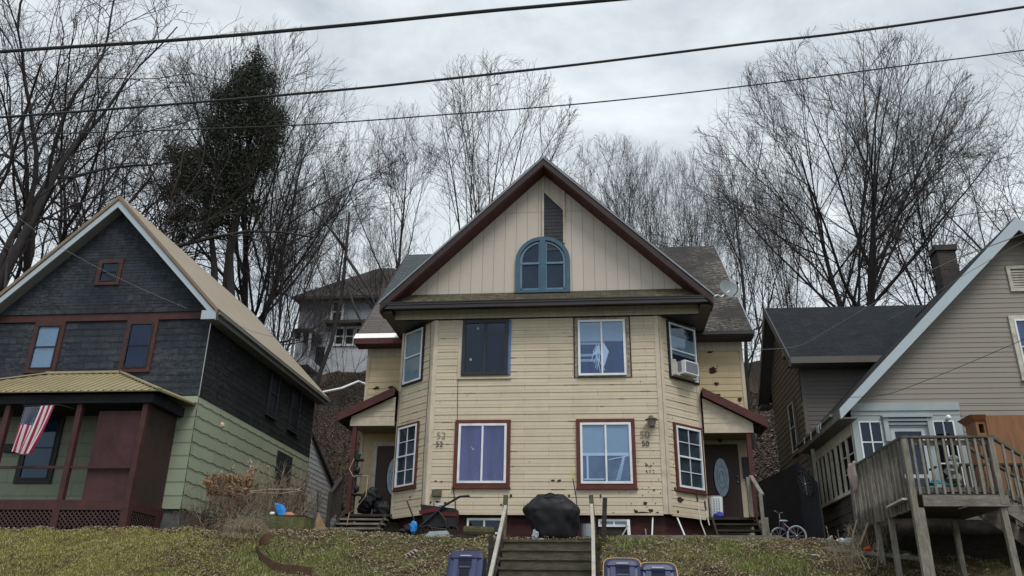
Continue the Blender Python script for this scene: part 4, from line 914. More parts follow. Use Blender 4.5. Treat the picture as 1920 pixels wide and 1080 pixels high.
# gable vent and upper window on right
r=WR.rect2(1889,499,1940,547); mb=MB(); WR.frame(mb,r[0],r[1],r[2],r[3],.08,.0,.05); 
for k in range(7): z=r[2]+.1+(r[3]-r[2]-.2)*k/7; WR.box(mb,r[0]+.08,r[1]-.08,z,z+.035,.005,.035)
mb.build('gable_vent',M['offwhite'],RH)
r=WR.rect2(1901,592,1965,712); window(RH,WR,r,'offwhite',.1,'white',.04,'hung','curt_blue',name='upper_window')
# ------------------------------------------------------------ deck
DK=thing('wooden_deck','weathered grey raised wooden deck with slatted railing and stairs before the grey house','deck',(6.2,16.5,2.4))
DX0,DX1=5.48,6.96; DY0,DY1=15.40,18.95; FZ=3.80; RLZ=4.78
mb=MB()
y=DY0+.02
while y<DY1-.1: mb.box(DX0+.02,DX1 if y<17.2 else 10.2,y,y+.135,FZ-.04,FZ+random.uniform(-.004,.004)); y+=.145
mb.build('deck_boards',M['woodh'],DK)
mb=MB(); mb.box(DX0+.15,DX1+.10,DY0-.06,DY0-.01,FZ-.24,FZ-.045); mb.box(DX0-.02,DX0+.03,DY0+.05,DY1,FZ-.26,FZ-.06); mb.box(DX1,DX1+.04,DY0,17.2,FZ-.26,FZ-.06)
mb.box(DX1+.04,10.2,17.16,17.2,FZ-.26,FZ-.06); mb.build('deck_beam',M['woodh'],DK)
def post(x,y,zt,w=.095,zb=None,lean=0):
    zb=hz(x,y)-.3 if zb is None else zb
    mb=MB(); mb.bar((x+lean,y,zb),(x,y,zt),w); return mb.build('deck_post',M['wood'],DK)
post(DX0,DY0-.02,RLZ-.02,.10); post(DX0+.11,DY0+.02,FZ-.26,.095); post(DX1+.0,DY0+.03,FZ-.26,.10,lean=.04); post(DX1,DY0-.02,RLZ-.02,.09,zb=FZ-.2)
post(DX0,16.7,FZ-.26,.09); post(DX0,17.55,FZ-.26,.09); post(DX0,18.85,RLZ-.02,.08); post(DX1-.1,17.3,FZ-.26,.09); post(9.0,17.3,FZ-.26,.1)
mb=MB(); mb.bar((DX0,DY0-.08,RLZ),(DX0,DY1,RLZ),.13,.04); mb.bar((DX0-.04,DY0,RLZ+.001),(DX1+.06,DY0,RLZ+.001),.12,.038); mb.bar((DX0,DY0+.05,RLZ-.10),(DX0,DY1,RLZ-.10),.04,.085); mb.bar((DX0+.05,DY0+.01,RLZ-.1),(DX1-.05,DY0+.01,RLZ-.1),.04,.085)
mb.bar((DX0,DY0+.05,FZ+.06),(DX0,DY1,FZ+.06),.04,.08); mb.bar((DX0+.05,DY0+.0,FZ+.05),(DX1-.05,DY0+.0,FZ+.05),.04,.08)
mb.build('deck_rail',plain('dark_weathered_rail',(.10,.09,.075),.9,.4,5,.5,dirt=(.04,.04,.03)),DK)
y=DY0+.15; 
while y<DY1-.1:
    mb=MB(); j=random.uniform(-.01,.01); big=abs((y-DY0)%.95-.02)<.05; mb.bar((DX0-.045,y,FZ-.30+j),(DX0-.045,y,RLZ-.03),.040 if not big else .08,.03); mb.build('baluster',M['wood'] if int((y-DY0)/.118)%2 or big else M['wood2'],DK); y+=.118
for k in range(1,11):
    x=DX0+(DX1-DX0)*k/11; mb=MB(); j=random.uniform(-.008,.008); mb.bar((x+j,DY0-.03,FZ-.03),(x,DY0-.03,RLZ-.03),.04); mb.build('baluster',M['wood'],DK)
# deck stairs descending to the right
mb=MB(); sx1=DX1+2.2; sl_=.75
mb.bar((DX1+.05,DY0+.02,RLZ),(sx1,DY0+.02,RLZ-sl_*2.15),.10,.04); mb.bar((DX1+.05,DY0+1.0,RLZ),(sx1,DY0+1.0,RLZ-sl_*2.15),.10,.04); mb.bar((DX1+.05,DY0+.02,FZ+.06),(sx1,DY0+.02,FZ+.06-sl_*2.15),.05,.08)
mb.bar((DX1+.05,DY0+1.0,FZ+.06),(sx1,DY0+1.0,FZ+.06-sl_*2.15),.05,.08);mb.build('stair_rail',plain('dark_stair_rail',(.10,.09,.075),.9,.4,5,.5),DK)
mb=MB(); mb.bar((DX1+.03,DY0+.04,FZ-.17),(sx1,DY0+.04,FZ-.17-sl_*2.17),.05,.24); mb.bar((DX1+.03,DY0+.98,FZ-.17),(sx1,DY0+.98,FZ-.17-sl_*2.17),.05,.24); mb.build('stringer',M['woodh'],DK)
for k in range(8):
    mb=MB(); x=DX1+.12+.26*k; z=FZ-.10-.195*k; mb.box(x,x+.25,DY0-.0,DY0+1.02,z-.035,z); mb.build('stair_tread',M['woodh'],DK)
for yy in (DY0-.0,DY0+1.0):
    for k in range(1,15):
        x=DX1+.05+.14*k; z=RLZ-sl_*(x-DX1-.05); mb=MB(); mb.bar((x,yy-.02,z-.03),(x,yy-.02,z-1.0),.038); mb.build('baluster',M['wood'],DK)
mb=MB(); mb.box(10.2,10.3,17,19,2.2,3.7); mb.box(DX1-.3,10.2,18.5,18.6,2.2,3.4); mb.build('deck_skirt',M['wooddk'],DK)
# far deck rail section on the right, behind the stairs
mb=MB(); mb.bar((DX1+.05,17.2,4.6),(10.2,17.2,4.6),.1,.04)
for k in range(22): mb.bar((DX1+.15+.14*k,17.2,FZ),(DX1+.15+.14*k,17.2,4.58),.038)
mb.build('rear_rail',M['wooddk'],DK)
# cabinet on deck
CB=thing('wooden_cabinet','large orange varnished wooden cabinet turned backwards at the right edge of the deck','cabinet',(8.6,18.0,FZ))
cz=W(1830,783,17.9).z; cx=W(1845,783,17.8).x
mb=MB(); mb.box(cx,cx+1.9,17.75,17.8,FZ+.15,cz); mb.build('back_panel',M['orange'],CB)
mb=MB(); mb.box(cx-.20,cx-.002,18.25,18.29,FZ,cz-.1); mb.box(cx-.20,cx-.15,17.78,18.25,FZ,cz-.1); mb.box(cx-.05,cx-.002,17.78,18.25,FZ,cz-.1); mb.box(cx-.15,cx-.05,17.78,18.25,cz-.42,cz-.35); mb.box(cx-.15,cx-.05,17.78,18.25,cz-.16,cz-.1);  mb.box(cx-.15,cx-.05,17.78,18.25,FZ+.1,FZ+.2); mb.build('side_frame',M['orange'],CB)
mb=MB(); mb.hexa([(cx-.20,17.76,cz-.1),(cx+.0,17.76,cz-.1),(cx+.0,18.3,cz-.1),(cx-.20,18.3,cz-.1),(cx-.32,17.7,cz+.02),(cx+.0,17.7,cz+.02),(cx+.0,18.36,cz+.02),(cx-.32,18.36,cz+.02)]); mb.build('cornice',plain('dark_orange_cornice',(.22,.075,.03),.5,.2,4,.05),CB)
# items on deck
def tricycle():
    t=thing('toy_tricycle','small aqua and black ride-on toy on the deck behind the railing','toy',(6.25,15.9,FZ))
    x,y=6.25,15.85
    mb=MB(); mb.bar((x-.22,y,FZ+.28),(x+.12,y,FZ+.2),.05,.05); mb.bar((x-.22,y,FZ+.28),(x-.26,y,FZ+.12),.04); mb.bar((x-.2,y-.02,FZ+.3),(x-.17,y,FZ+.5),.035); mb.build('frame',M['aqua'],t)
    mb=MB(); mb.bar((x-.17,y-.15,FZ+.5),(x-.17,y+.15,FZ+.5),.035); mb.box(x+.02,x+.22,y-.1,y+.1,FZ+.24,FZ+.3); mb.build('handlebar',M['black'],t)
    for dx,dy,r in ((-.26,0,.12),(.15,-.13,.10),(.15,.13,.10)):
        mb=MB(); mb.tube([Vector((x+dx,y+dy,FZ+r))+Vector((0,.025*s,0)) for s in (-1,1)],r,14); w=mb.build('wheel',M['rubber'],t); mb=MB(); mb.tube([Vector((x+dx,y+dy,FZ+r))+Vector((0,.03*s,0)) for s in (-1,1)],r*.55,10); mb.build('hub',M['aqua'],w)
tricycle()
mb=MB(); 
for k in range(6): mb.sphere((6.5+random.uniform(-.1,.1),16.0+random.uniform(-.1,.1),FZ+.13+.11*k),.15-.012*k,(1,.8,.9),9,6,.12)
tag(mb.build('folded_stroller',plain('grey_patterned_fabric',(.22,.24,.25),.8,.7,9,.3,dirt=(.03,.03,.035))),'heap of grey and black folded stroller fabric standing behind the deck balusters','stroller')
mb=MB(); mb.box(5.66,5.82,15.55,15.7,FZ,FZ+.12); tag(mb.build('paint_tin',M['palegrey']),'small pale grey tin at the front edge of the deck left of the aqua toy','tin')
mb=MB(); mb.tube([(5.98,15.6,FZ),(5.98,15.6,FZ+.1),(5.98,15.6,FZ+.13)],[.08,.085,.05],10); tag(mb.build('toy_bucket',M['palegrey']),'small round grey bucket on the deck edge directly left of the aqua toy','bucket')
# cloth over rail end
mb=MB(); p0=W(1590,870,18.4); nu,nv=8,10; vs=[];fs=[]
for j in range(nv+1):
    for i in range(nu+1):
        s=i/nu;t=j/nv; vs.append(Vector((5.38-.03*math.sin(t*3),18.45-.45*s*(1-.2*t)+.03*math.sin(7*t),RLZ+.05-.62*t*(.75+.25*math.sin(s*3)))) +Vector((-.03*math.sin(s*9+t*3),0,0)))
for j in range(nv):
    for i in range(nu): a=j*(nu+1)+i; fs.append((a,a+1,a+nu+2,a+nu+1))
o=link_mesh('hanging_cloth',vs,fs,M['pink'],None,smooth=True); o.modifiers.new('th','SOLIDIFY').thickness=.02; tag(o,'pale pinkish cloth draped over the far left end of the deck rail','cloth')
mb=MB(); a=W(1683,932,15.9);b=W(1712,918,15.35); mb.bar((5.36,16.35,FZ-.13),(5.36,15.45,FZ-.10),.09,.035); tag(mb.build('pale_plank',M['offwhite']),'short pale plank tucked along the left side under the deck railing','plank')
# ------------------------------------------------------------ far houses
def farhouse(loc,w,d,h,rh,label,front='farwall',up='farup'):
    t=thing('hilltop_house',label,'house',loc); x,y,z=loc; wF=Wall(x-w/2,y,1,0)
    mb=MB(); wF.box(mb,0,w,z-1.5,z+h*.52,-d,0); mb.build('lower_wall',M[front],t)
    mb=MB(); wF.box(mb,0,w,z+h*.52+.003,z+h,-d,0); mb.build('upper_wall',M[up],t)
    mb=MB(); e=.5; A=[(x-w/2-e,y-e,z+h),(x+w/2+e,y-e,z+h),(x+w/2+e,y+d+e,z+h),(x-w/2-e,y+d+e,z+h)]; R1=(x-w/2+d/2,y+d/2,z+h+rh);R2=(x+w/2-d/2,y+d/2,z+h+rh)
    mb.add(A+[R1,R2],[(0,1,5,4),(1,2,5),(2,3,4,5),(3,0,4),(3,2,1,0)]); mb.box(x-w/2-e,x+w/2+e,y-e,y-e+.05,z+h-.2,z+h-.004); mb.build('roof',M['farroof'],t)
    return t,wF
t,wF=farhouse((-15.3,50,16.6),9.2,8,5.0,3.9,'pale grey hipped house on the hilltop between the slate house and the duplex')
def fw(par,px,w,h,name='window'):
    u,z=wF.px(*px); mb=MB(); wF.frame(mb,u-w/2,u+w/2,z-h/2,z+h/2,.14,.02,.08); wF.box(mb,u-w/2+.14,u+w/2-.14,z-.04,z+.04,.02,.06); r=mb.build(name,M['white'],par); mb=MB(); wF.box(mb,u-w/2+.1,u+w/2-.1,z-h/2+.1,z+h/2-.1,.003,.02); mb.build('pane',M['void'],r)
fw(t,(633,585),.85,1.6); fw(t,(637,631),.75,1.35); fw(t,(656,631),.75,1.35); fw(t,(675,631),.75,1.35)
mb=MB(); u0,_=wF.px(613,610); _,z=wF.px(640,608); wF.box(mb,u0,u0+3.5,z-.1,z+.1,.0,.6); mb.build('window_hood',M['farroof'],t)
u0,z0=wF.px(563,700); u1,z1=wF.px(605,640); mb=MB(); wF.box(mb,u0,u1,z1-.1,z1+.15,0,2.2); mb.build('porch_roof',M['farroof'],t)
for u in (u0+.1,(u0+u1)/2,u1-.1):
    mb=MB(); wF.box(mb,u-.07,u+.07,16.81,z1-.1,2.0,2.15); mb.build('porch_post',M['farwall'],t)
mb=MB(); wF.box(mb,u0,u1,16.3,16.8,0,2.2); mb.build('porch_base',M['farwall'],t); mb=MB(); wF.box(mb,u0+.9,u0+1.5,16.8,z1-.4,.01,.03); mb.build('door',M['void'],t)
t,wF=farhouse((W(1412,760,60).x+1.6,60,W(1412,762,60).z),5.5,5,2.6,1.5,'small pale house far behind in the gap between the duplex and the grey house')
# ------------------------------------------------------------ yard items
# wooden stairs
ST=thing('garden_stairs','mossy weathered wooden stairs climbing the grass bank to the duplex','stairs',(-1.1,17.6,2.4))
n=13; y0,z0=18.75,3.23
for k in range(n):
    y=y0-.36*k; z=z0-.21*k
    mb=MB(); xa=-2.13+.012*k; mb.box(xa,-.18,y-.36,y,z-.05,z+random.uniform(-.006,.006)); mb.build('tread',M['tread'],ST)
    mb=MB(); mb.box(xa+.02,-.2,y-.33,y-.31,z-.205,z-.052); mb.build('riser',M['tread'],ST)
for x in (-2.16,-.14):
    mb=MB(); mb.bar((x,y0,z0-.14),(x,y0-.36*n,z0-.14-.21*n),.05,.26); mb.build('stringer',M['wooddk'],ST)
for x,xx in ((-2.18,-2.12),(-.12,-.14)):
    t_=W(948 if x<-1 else 1108,928,18.75)
    mb=MB(); mb.bar((x,18.8,2.8),(t_.x,18.8,t_.z),.10); mb.build('newel_post',plain('mossy_post',(.10,.095,.06),.9,.5,6,.5),ST)
mb=MB(); a=W(948,951,18.7); b=W(925,1055,16.5); d=(b-a); mb.bar(a,a+d*1.35,.07,.09); mb.build('handrail',M['rail'],ST)
mb=MB(); a=W(1109,948,18.7); m_=W(1112,1000,17.6); b=W(1113,1066,16.4); mb.bar(a,m_,.07,.09); mb.bar(m_,m_+(b-m_)*1.3,.07,.088); mb.build('handrail',M['rail'],ST)
for a,b in (((-2.2,17,1.6),(-2.2,17,3.15)),((-.1,17,1.6),(-.1,17,2.9)),((-2.15,18.2,2.6),(-2.15,18.2,3.6)),((.02,18.3,2.7),(.1,18.35,4.1))):
    mb=MB(); mb.bar(a,b,.10); mb.build('rail_post',M['wooddk'],ST)
# grill under cover
GR=thing('covered_grill','black fabric cover draped over a grill at the head of the stairs','grill',(-1.1,19.3,3.25))
def loft(mb,secs,n=20,jit=.0):
    vs=[]
    for (cx,cy,z,rx,ry,pw) in secs:
        for i in range(n):
            a=2*math.pi*i/n; c,s=math.cos(a),math.sin(a); q=1+random.uniform(-jit,jit)
            vs.append((cx+rx*q*math.copysign(abs(c)**pw,c),cy+ry*q*math.copysign(abs(s)**pw,s),z+random.uniform(-jit,jit)*.2))
    fs=[(k*n+i,k*n+(i+1)%n,(k+1)*n+(i+1)%n,(k+1)*n+i) for k in range(len(secs)-1) for i in range(n)]
    fs.append(tuple(range(n))[::-1]); fs.append(tuple((len(secs)-1)*n+i for i in range(n)))
    mb.add(vs,fs)
gc=W(1034,970,19.3); gb=hz(gc.x,19.3); gt=W(1034,930,19.3).z
h_=gt-gb; mb=MB(); loft(mb,[(gc.x+.08,19.3,gb-.03,.50,.28,.55),(gc.x+.07,19.3,gb+.18*h_,.50,.30,.55),(gc.x+.05,19.3,gb+.38*h_,.54,.33,.5),(gc.x+.01,19.3,gb+.60*h_,.655,.37,.5),(gc.x,19.3,gb+.68*h_,.665,.38,.5),(gc.x,19.3,gb+.83*h_,.53,.34,.6),(gc.x,19.3,gb+.97*h_,.37,.27,.7),(gc.x,19.3,gb+1.0*h_,.33,.22,.8),(gc.x+.02,19.3,gb+1.02*h_,.2,.12,1)],22,.03)
o=mb.build('fabric_cover',M['tarp'],GR,smooth=True); sb=o.modifiers.new('s','SUBSURF'); sb.levels=1; sb.render_levels=2
tex=bpy.data.textures.new('folds','CLOUDS'); tex.noise_scale=.28; dm=o.modifiers.new('d','DISPLACE'); dm.texture=tex; dm.strength=.07; dm.texture_coords='LOCAL'
tex2=bpy.data.textures.new('creases','STUCCI'); tex2.noise_scale=.16; dm2=o.modifiers.new('d2','DISPLACE'); dm2.texture=tex2; dm2.strength=.05; dm2.texture_coords='LOCAL'
mb=MB(); mb.tube([(gc.x-.15,19.0,gb+h_*.97),(gc.x,18.98,gb+h_*1.02),(gc.x+.15,19.0,gb+h_*.97)],.02,6); mb.build('handle',M['black'],GR)
# wagon / folding stroller cart
WG=thing('folding_wagon','black and red folding wagon loaded with oddments before the lower left window','wagon',tuple(W(835,1000,19.2)))
def PX(x,y,Y=19.2): return W(x,y,Y)
mb=MB(); a=PX(792,948);b=PX(857,956);c=PX(857,990);d=PX(800,990)
F_=[a,b,c,d]; mb.add([p+Vector((0,-.25,0)) for p in F_]+[p+Vector((0,.25,0)) for p in F_],[(3,2,1,0),(4,5,6,7),(0,1,5,4),(1,2,6,5),(2,3,7,6),(3,0,4,7)]); mb.build('fabric_body',M['tarp'],WG)
mb=MB(); mb.hexa([PX(787,965,18.92),PX(825,957,18.92),PX(825,957,19.5),PX(787,965,19.5),PX(785,958,18.92),PX(822,950,18.92),PX(822,950,19.5),PX(785,958,19.5)]); mb.hexa([PX(828,967,18.93),PX(857,968,18.93),PX(857,968,19.5),PX(828,967,19.5),PX(828,960,18.93),PX(857,962,18.93),PX(857,962,19.5),PX(828,960,19.5)]); mb.build('red_liner',M['red'],WG)
mb=MB(); 
for Y in (18.9,19.45): mb.tube([PX(787,988,Y),PX(830,950,Y),PX(862,931,Y),PX(878,930,Y)],.028,7)
mb.tube([PX(878,930,18.9),PX(879,931,19.45)],.03,7); mb.tube([PX(820,955,18.9),PX(835,975,18.9),PX(838,992,18.9)],.018,6); mb.tube([PX(790,988,18.9),PX(845,993,18.9)],.018,6); mb.build('frame',M['black'],WG)
for (x,y) in ((848,997),(800,997)):
    for Y in (18.88,19.5):
        p=PX(x,y,Y); mb=MB(); mb.tube([p+Vector((.13*math.cos(i*math.pi/9),0,.13*math.sin(i*math.pi/9))) for i in range(18)],.026,6,True)
        w=mb.build('wheel',M['rubber'],WG); mb=MB(); 
        for i in range(5): mb.bar(p,p+Vector((.12*math.cos(i*1.257),0,.12*math.sin(i*1.257))),.018)
        mb.build('spokes',M['black'],w)
mb=MB(); mb.hexa([PX(790,956,19.1),PX(813,952,19.1),PX(813,952,19.4),PX(790,956,19.4),PX(808,945,19.1),PX(811,938,19.1),PX(811,938,19.4),PX(808,945,19.4)]); tag(mb.build('cardboard_sheet',M['tanpaper']),'tan folded cardboard lying on top of the folding wagon','cardboard')
mb=MB(); mb.sphere(PX(822,948,19.2),.09,(1.2,1,.7),8,6,.25); tag(mb.build('crumpled_paper',M['palegrey']),'crumpled pale paper on the folding wagon beside the cardboard','paper')
mb=MB(); mb.tube([PX(763,939,19.0),PX(777,975,19.0)],.018,6); tag(mb.build('black_stick',M['black']),'black stick leaning left of the folding wagon','stick')
mb=MB(); mb.sphere(PX(775,988,18.95),.11,(.75,.8,1.3),9,7,.2); tag(mb.build('blue_bag',M['bluebag']),'crumpled bright blue plastic bag left of the folding wagon','bag')
mb=MB(); mb.sphere(PX(768,992,19.1),.16,(1.0,.8,.7),9,7,.2); mb.sphere(PX(758,996,19.1),.12,(1.3,.8,.5),9,7,.2); tag(mb.build('dark_bag',M['bluedk'] if False else M['tarp']),'slumped black bag behind the bright blue plastic bag','bag')
mb=MB(); p=PX(823,1000,18.8); mb.hexa([p+Vector(v) for v in ((-.3,-.15,-.08),(.28,-.15,-.1),(.28,.2,-.1),(-.3,.2,-.08),(-.2,-.1,.03),(.2,-.1,.05),(.2,.15,.05),(-.2,.15,.03))]); tag(mb.build('tub_lid',plain('translucent_grey_tub',(.20,.24,.25),.5,.2,5,.1)),'flattened translucent grey tub under the folding wagon','tub')
mb=MB(); a=PX(870,997,19.3);b=PX(927,999,19.3); mb.tube([a,b],.13,12); tag(mb.build('log',plain('mossy_log',(.07,.065,.035),.95,.5,5,.7,dirt=(.03,.035,.015))),'thick mossy log lying under the left basement window','log')
mb=MB(); a=PX(850,1004,18.9);b=PX(930,1014,18.85); mb.bar(a,b,.12,.09); tag(mb.build('edging_timber',M['wooddk']),'dark edging timber along the bank left of the garden stairs','timber')
mb=MB(); mb.bar(PX(871,1029,18.2),PX(926,1020,18.2),.03,.05); tag(mb.build('white_lath',M['rail']),'pale lath lying on the bank left of the garden stairs','lath')
mb=MB(); mb.bar(PX(915,1022,18.3),PX(928,1005,18.4),.03,.04); tag(mb.build('white_lath',M['rail']),'short pale lath propped up beside the left stair handrail','lath')
# brick on bank
for (x,y,Y,lab) in ((771,1052,17.3,'grey cored brick tilted on the bank left of the left bin'),(800,1046,17.4,None)):
    if lab:
        p=W(x,y,Y); B=thing('brick',lab,'brick',(p.x,p.y,hz(p.x,p.y)+.05)); mb=MB(); mb.box(-.13,.13,-.06,.06,-.04,.04); o=mb.build('brick_body',plain('grey_brick_paint',(.24,.23,.2),.9,.3,20,.3)); o.parent=B; mb=MB(); 
        for k in range(3): mb.box(-.09+.075*k-.02,-.09+.075*k+.025,-.063,.035,.02,.042)
        o=mb.build('brick_cores',M['hole']); o.parent=B; B.rotation_euler=(.5,-.5,.6)
# shovels/poles right side
mb=MB(); mb.tube([PX(1074,897,19.6),PX(1080,930,19.5),PX(1087,990,19.3)],.014,6); br=mb.build('handle',M['black']); 
BR=thing('long_handled_tool','upright dark tool handle with yellow head leaning right of the covered grill','tool',tuple(PX(1087,1005,19.3))); br.parent=BR; br.data.transform(Matrix.Translation(-Vector(BR.location)))
mb=MB(); mb.bar(PX(1071,880,19.6),PX(1075,898,19.6),.05,.03); mb.build('yellow_head',plain('yellow_tool_plastic',(.55,.45,.05),.6,.1,5,.05),BR)
def stick(pts,r,mat,label,name='stick',cat='stick'):
    mb=MB(); mb.tube(pts,r,6); tag(mb.build(name,mat),label,cat)
stick([PX(1224,970,20.05),PX(1222,1016,19.7)],.018,M['white'],'upright thin white stick leaning on the red foundation','white_stick')
stick([PX(1270,971,20.0),PX(1286,1009,19.7)],.018,M['white'],'thin white stick slanting right against the red foundation under the right bay','white_stick')
stick([PX(1210,992,20.1),PX(1213,1015,19.9)],.018,M['wood'],'short grey stake by the red foundation right of the basement window','stake','stake')
stick([PX(1178,985,19.9),PX(1157,1020,19.4)],.014,M['rail'],'pale slat leaning against the right basement window','slat','slat')
mb=MB(); mb.bar(PX(1178,975,20.0),PX(1180,1009,19.95),.07,.03); tag(mb.build('white_trim_board',M['white']),'short white trim board standing at the right edge of the right basement window','board')
SN=[([PX(1306,928,20.0),PX(1314,980,19.9),PX(1324,1006,19.8)],'long pole with dark grip leaning on the right bay below its window'),([PX(1322,948,20.2),PX(1330,985,20.0)],'shorter pole leaning on the outer edge of the right bay')]
for pts,l in SN:
    t=thing('garden_pole',l,'pole',tuple(pts[-1])); mb=MB(); mb.tube(pts,.014,6); mb.build('shaft',M['offwhite'],t); mb=MB(); mb.tube([pts[0]+Vector((0,0,.1)),pts[0],pts[0].lerp(pts[1],.25)],.022,6); mb.build('grip',M['black'],t)
mb=MB(); mb.bar((.35,18.9,hz(.5,18.9)+.04),(3.9,19.0,hz(3.9,19)+.05),.10,.10); tag(mb.build('edging_board',M['woodh']),'long grey edging board at the top of the bank right of the garden stairs','board')
# white bucket + litter near right stair post
mb=MB(); p=PX(1102,1003,19.4); loft(mb,[(p.x,p.y,p.z-.28,.13,.13,1),(p.x,p.y,p.z+.22,.16,.16,1),(p.x,p.y,p.z+.24,.17,.17,1)],14); tag(mb.build('white_bucket',M['palegrey']),'tall pale plastic bucket behind the right stair post','bucket')
mb=MB(); p=PX(1003,1005,19.0); mb.sphere(p,.08,(1,.6,1.6),8,6,.3); mb.sphere(p+Vector((.15,0,-.08)),.06,(2.5,.8,.5),8,5,.3); tag(mb.build('plastic_litter',M['palegrey']),'crumpled pale plastic litter at the foot of the covered grill','litter')
# laundry basket at right porch
LBK=thing('laundry_basket','white slotted laundry basket on the right porch beside the bay','basket',tuple(PX(1345,978,21.3)))
p=PX(1345,975,21.25); q=PX(1345,932,21.25)
mb=MB(); loft(mb,[(p.x,21.3,p.z,.15,.15,.6),(p.x,21.3,q.z,.17,.17,.6),(p.x,21.3,q.z+.02,.185,.185,.6)],20); mb.build('tub',M['white'],LBK)
mb=MB()
for i in range(6):
    for j in range(3): x=p.x-.06+.06*j; z=p.z+.18+.06*i; mb.box(x-.012,x+.012,21.3-.185,21.3-.155,z,z+.03)
mb.build('slots',M['palegrey'],LBK)
mb=MB(); mb.sphere((p.x+.02,21.05,p.z+.07),.11,(1.3,.6,.8),9,6,.25); tag(mb.build('blue_cloth',M['bluedk']),'deep blue cloth bundle at the base of the laundry basket','cloth')
# clutter left porch
mb=MB()
for k in range(7): mb.sphere((-6.1+.09*k,21.3+random.uniform(-.1,.1),4.2+.35*math.exp(-((k-2)/1.6)**2)),.2,(1,.8,1),9,7,.25)
tag(mb.build('rubbish_bags',M['tarp']),'pile of black rubbish bags on the left porch by the door','bags')
def plantstand():
    t=thing('plant_stand','narrow dark tiered stand with green pot on the left porch corner','plant stand',(-6.35,21.2,4.05)); mb=MB()
    for z in (4.55,5.05,5.45): mb.tube([(-6.35,21.2,z),(-6.35,21.2,z+.035)],.17,10)
    mb.tube([(-6.35,21.2,4.05),(-6.35,21.2,5.5)],.02,6); mb.build('tiers',M['black'],t); mb=MB(); loft(mb,[(-6.38,21.2,5.49,.08,.08,1),(-6.38,21.2,5.62,.11,.11,1)],12); mb.build('pot',plain('dark_green_pot',(.02,.07,.05),.5,.2,5,.05),t)
    mb=MB(); mb.sphere((-6.35,21.2,5.2),.09,(1,1,1.2),9,7,.1); mb.sphere((-6.33,21.2,4.72),.08,(1,1,1.3),9,7,.1); mb.build('ornament',M['black'],t)
plantstand()
mb=MB(); mb.tube([W(664,860,20.9),W(655,880,20.85),W(662,893,20.8),W(690,892,20.8)],.014,5); mb.tube([W(690,892,20.7),W(686,930,20.5),W(668,952,20.4),W(655,962,20.4),W(650,985,20.3)],.012,5); tag(mb.build('garden_hose',M['stemg']),'thin pale hose looped over the left porch railing','hose')
mb=MB(); p=W(657,993,20.2); mb.hexa([p+Vector(v) for v in ((-.15,-.1,-.05),(.15,-.1,-.05),(.15,.1,-.05),(-.15,.1,-.05),(-.13,-.1,0),(.15,-.1,.03),(.15,.1,.03),(-.13,.1,0))]); tag(mb.build('pale_slab',M['palegrey']),'small pale slab on the grass beside the left porch steps','slab')
# planter box with blue item
PB=thing('planter_box','mossy wooden planter box at the crest of the lawn','planter',tuple(W(530,985,19.2)))
a=W(505,968,19.0);b=W(572,969,19.0); zb=W(530,995,19.0).z
mb=MB(); mb.hexa([(a.x+.05,19.0,zb-.1),(b.x-.0,19.0,zb-.1),(b.x,19.7,zb-.1),(a.x,19.7,zb-.1),(a.x,19.0,a.z),(b.x,19.0,b.z),(b.x,19.7,b.z),(a.x,19.7,a.z)]); mb.build('box_side',plain('mossy_green_wood',(.10,.105,.045),.95,.5,5,.5,dirt=(.05,.04,.025)),PB)
mb=MB(); mb.box(a.x+.04,b.x-.04,19.04,19.66,a.z+.002,a.z+.03); mb.build('soil',M['hole'],PB)
mb=MB(); p=W(525,955,19.2); loft(mb,[(p.x+.07,p.y,p.z-.15,.10,.08,.6),(p.x+.03,p.y,p.z-.02,.125,.09,.6),(p.x-.03,p.y,p.z+.10,.10,.08,.6),(p.x-.06,p.y,p.z+.13,.05,.05,.8)],14,.04); mb.bar(p+Vector((-.1,0,.08)),p+Vector((-.13,0,.15)),.025); tag(mb.build('blue_watering_can',M['bluebag']),'bright blue rounded plastic can sitting in the planter box','can')
mb=MB(); p=W(542,966,19.15); mb.sphere(p,.10,(1.4,.9,.7),10,7,.05); tag(mb.build('terracotta_pot',M['terracotta']),'upturned terracotta pot in the planter box right of the blue can','pot')
mb=MB(); p=W(510,963,19.1); mb.sphere(p,.05,(1.3,.8,.8),8,6,.2); tag(mb.build('white_scrap',M['white']),'small white scrap in the planter box left of the blue can','litter')
mb=MB(); mb.hexa([W(590,995,19.6),W(615,998,19.6),W(615,998,19.9),W(590,995,19.9),W(594,962,19.8),W(598,961,19.8),W(598,961,19.85),W(594,962,19.85)]); tag(mb.build('tan_board',plain('tan_plywood',(.20,.13,.075),.9,.3,5,.2)),'pointed tan board leaning right of the planter box','board')
stick([W(596,922,19.8),W(596,960,19.7)],.02,M['black'],'short black upright stake right of the planter box','black_stake','stake')
stick([W(470,948,19.0)+Vector((0,0,-.1)),W(483,908,19.1)],.035,M['rust'],'dark upright stake in the dry shrub beside the planter box','dark_stake','stake')
mb=MB(); mb.tube([W(468,922,18.9),W(505,918,19.2),W(560,918,19.6),W(572,907,20.2)],.018,5); mb.tube([W(470,924,18.9),W(530,925,19.2),W(566,920,19.6)],.01,5); tag(mb.build('dead_vine',M['stemg']),'long pale dead cane bent across the shrubs by the green wall','cane')
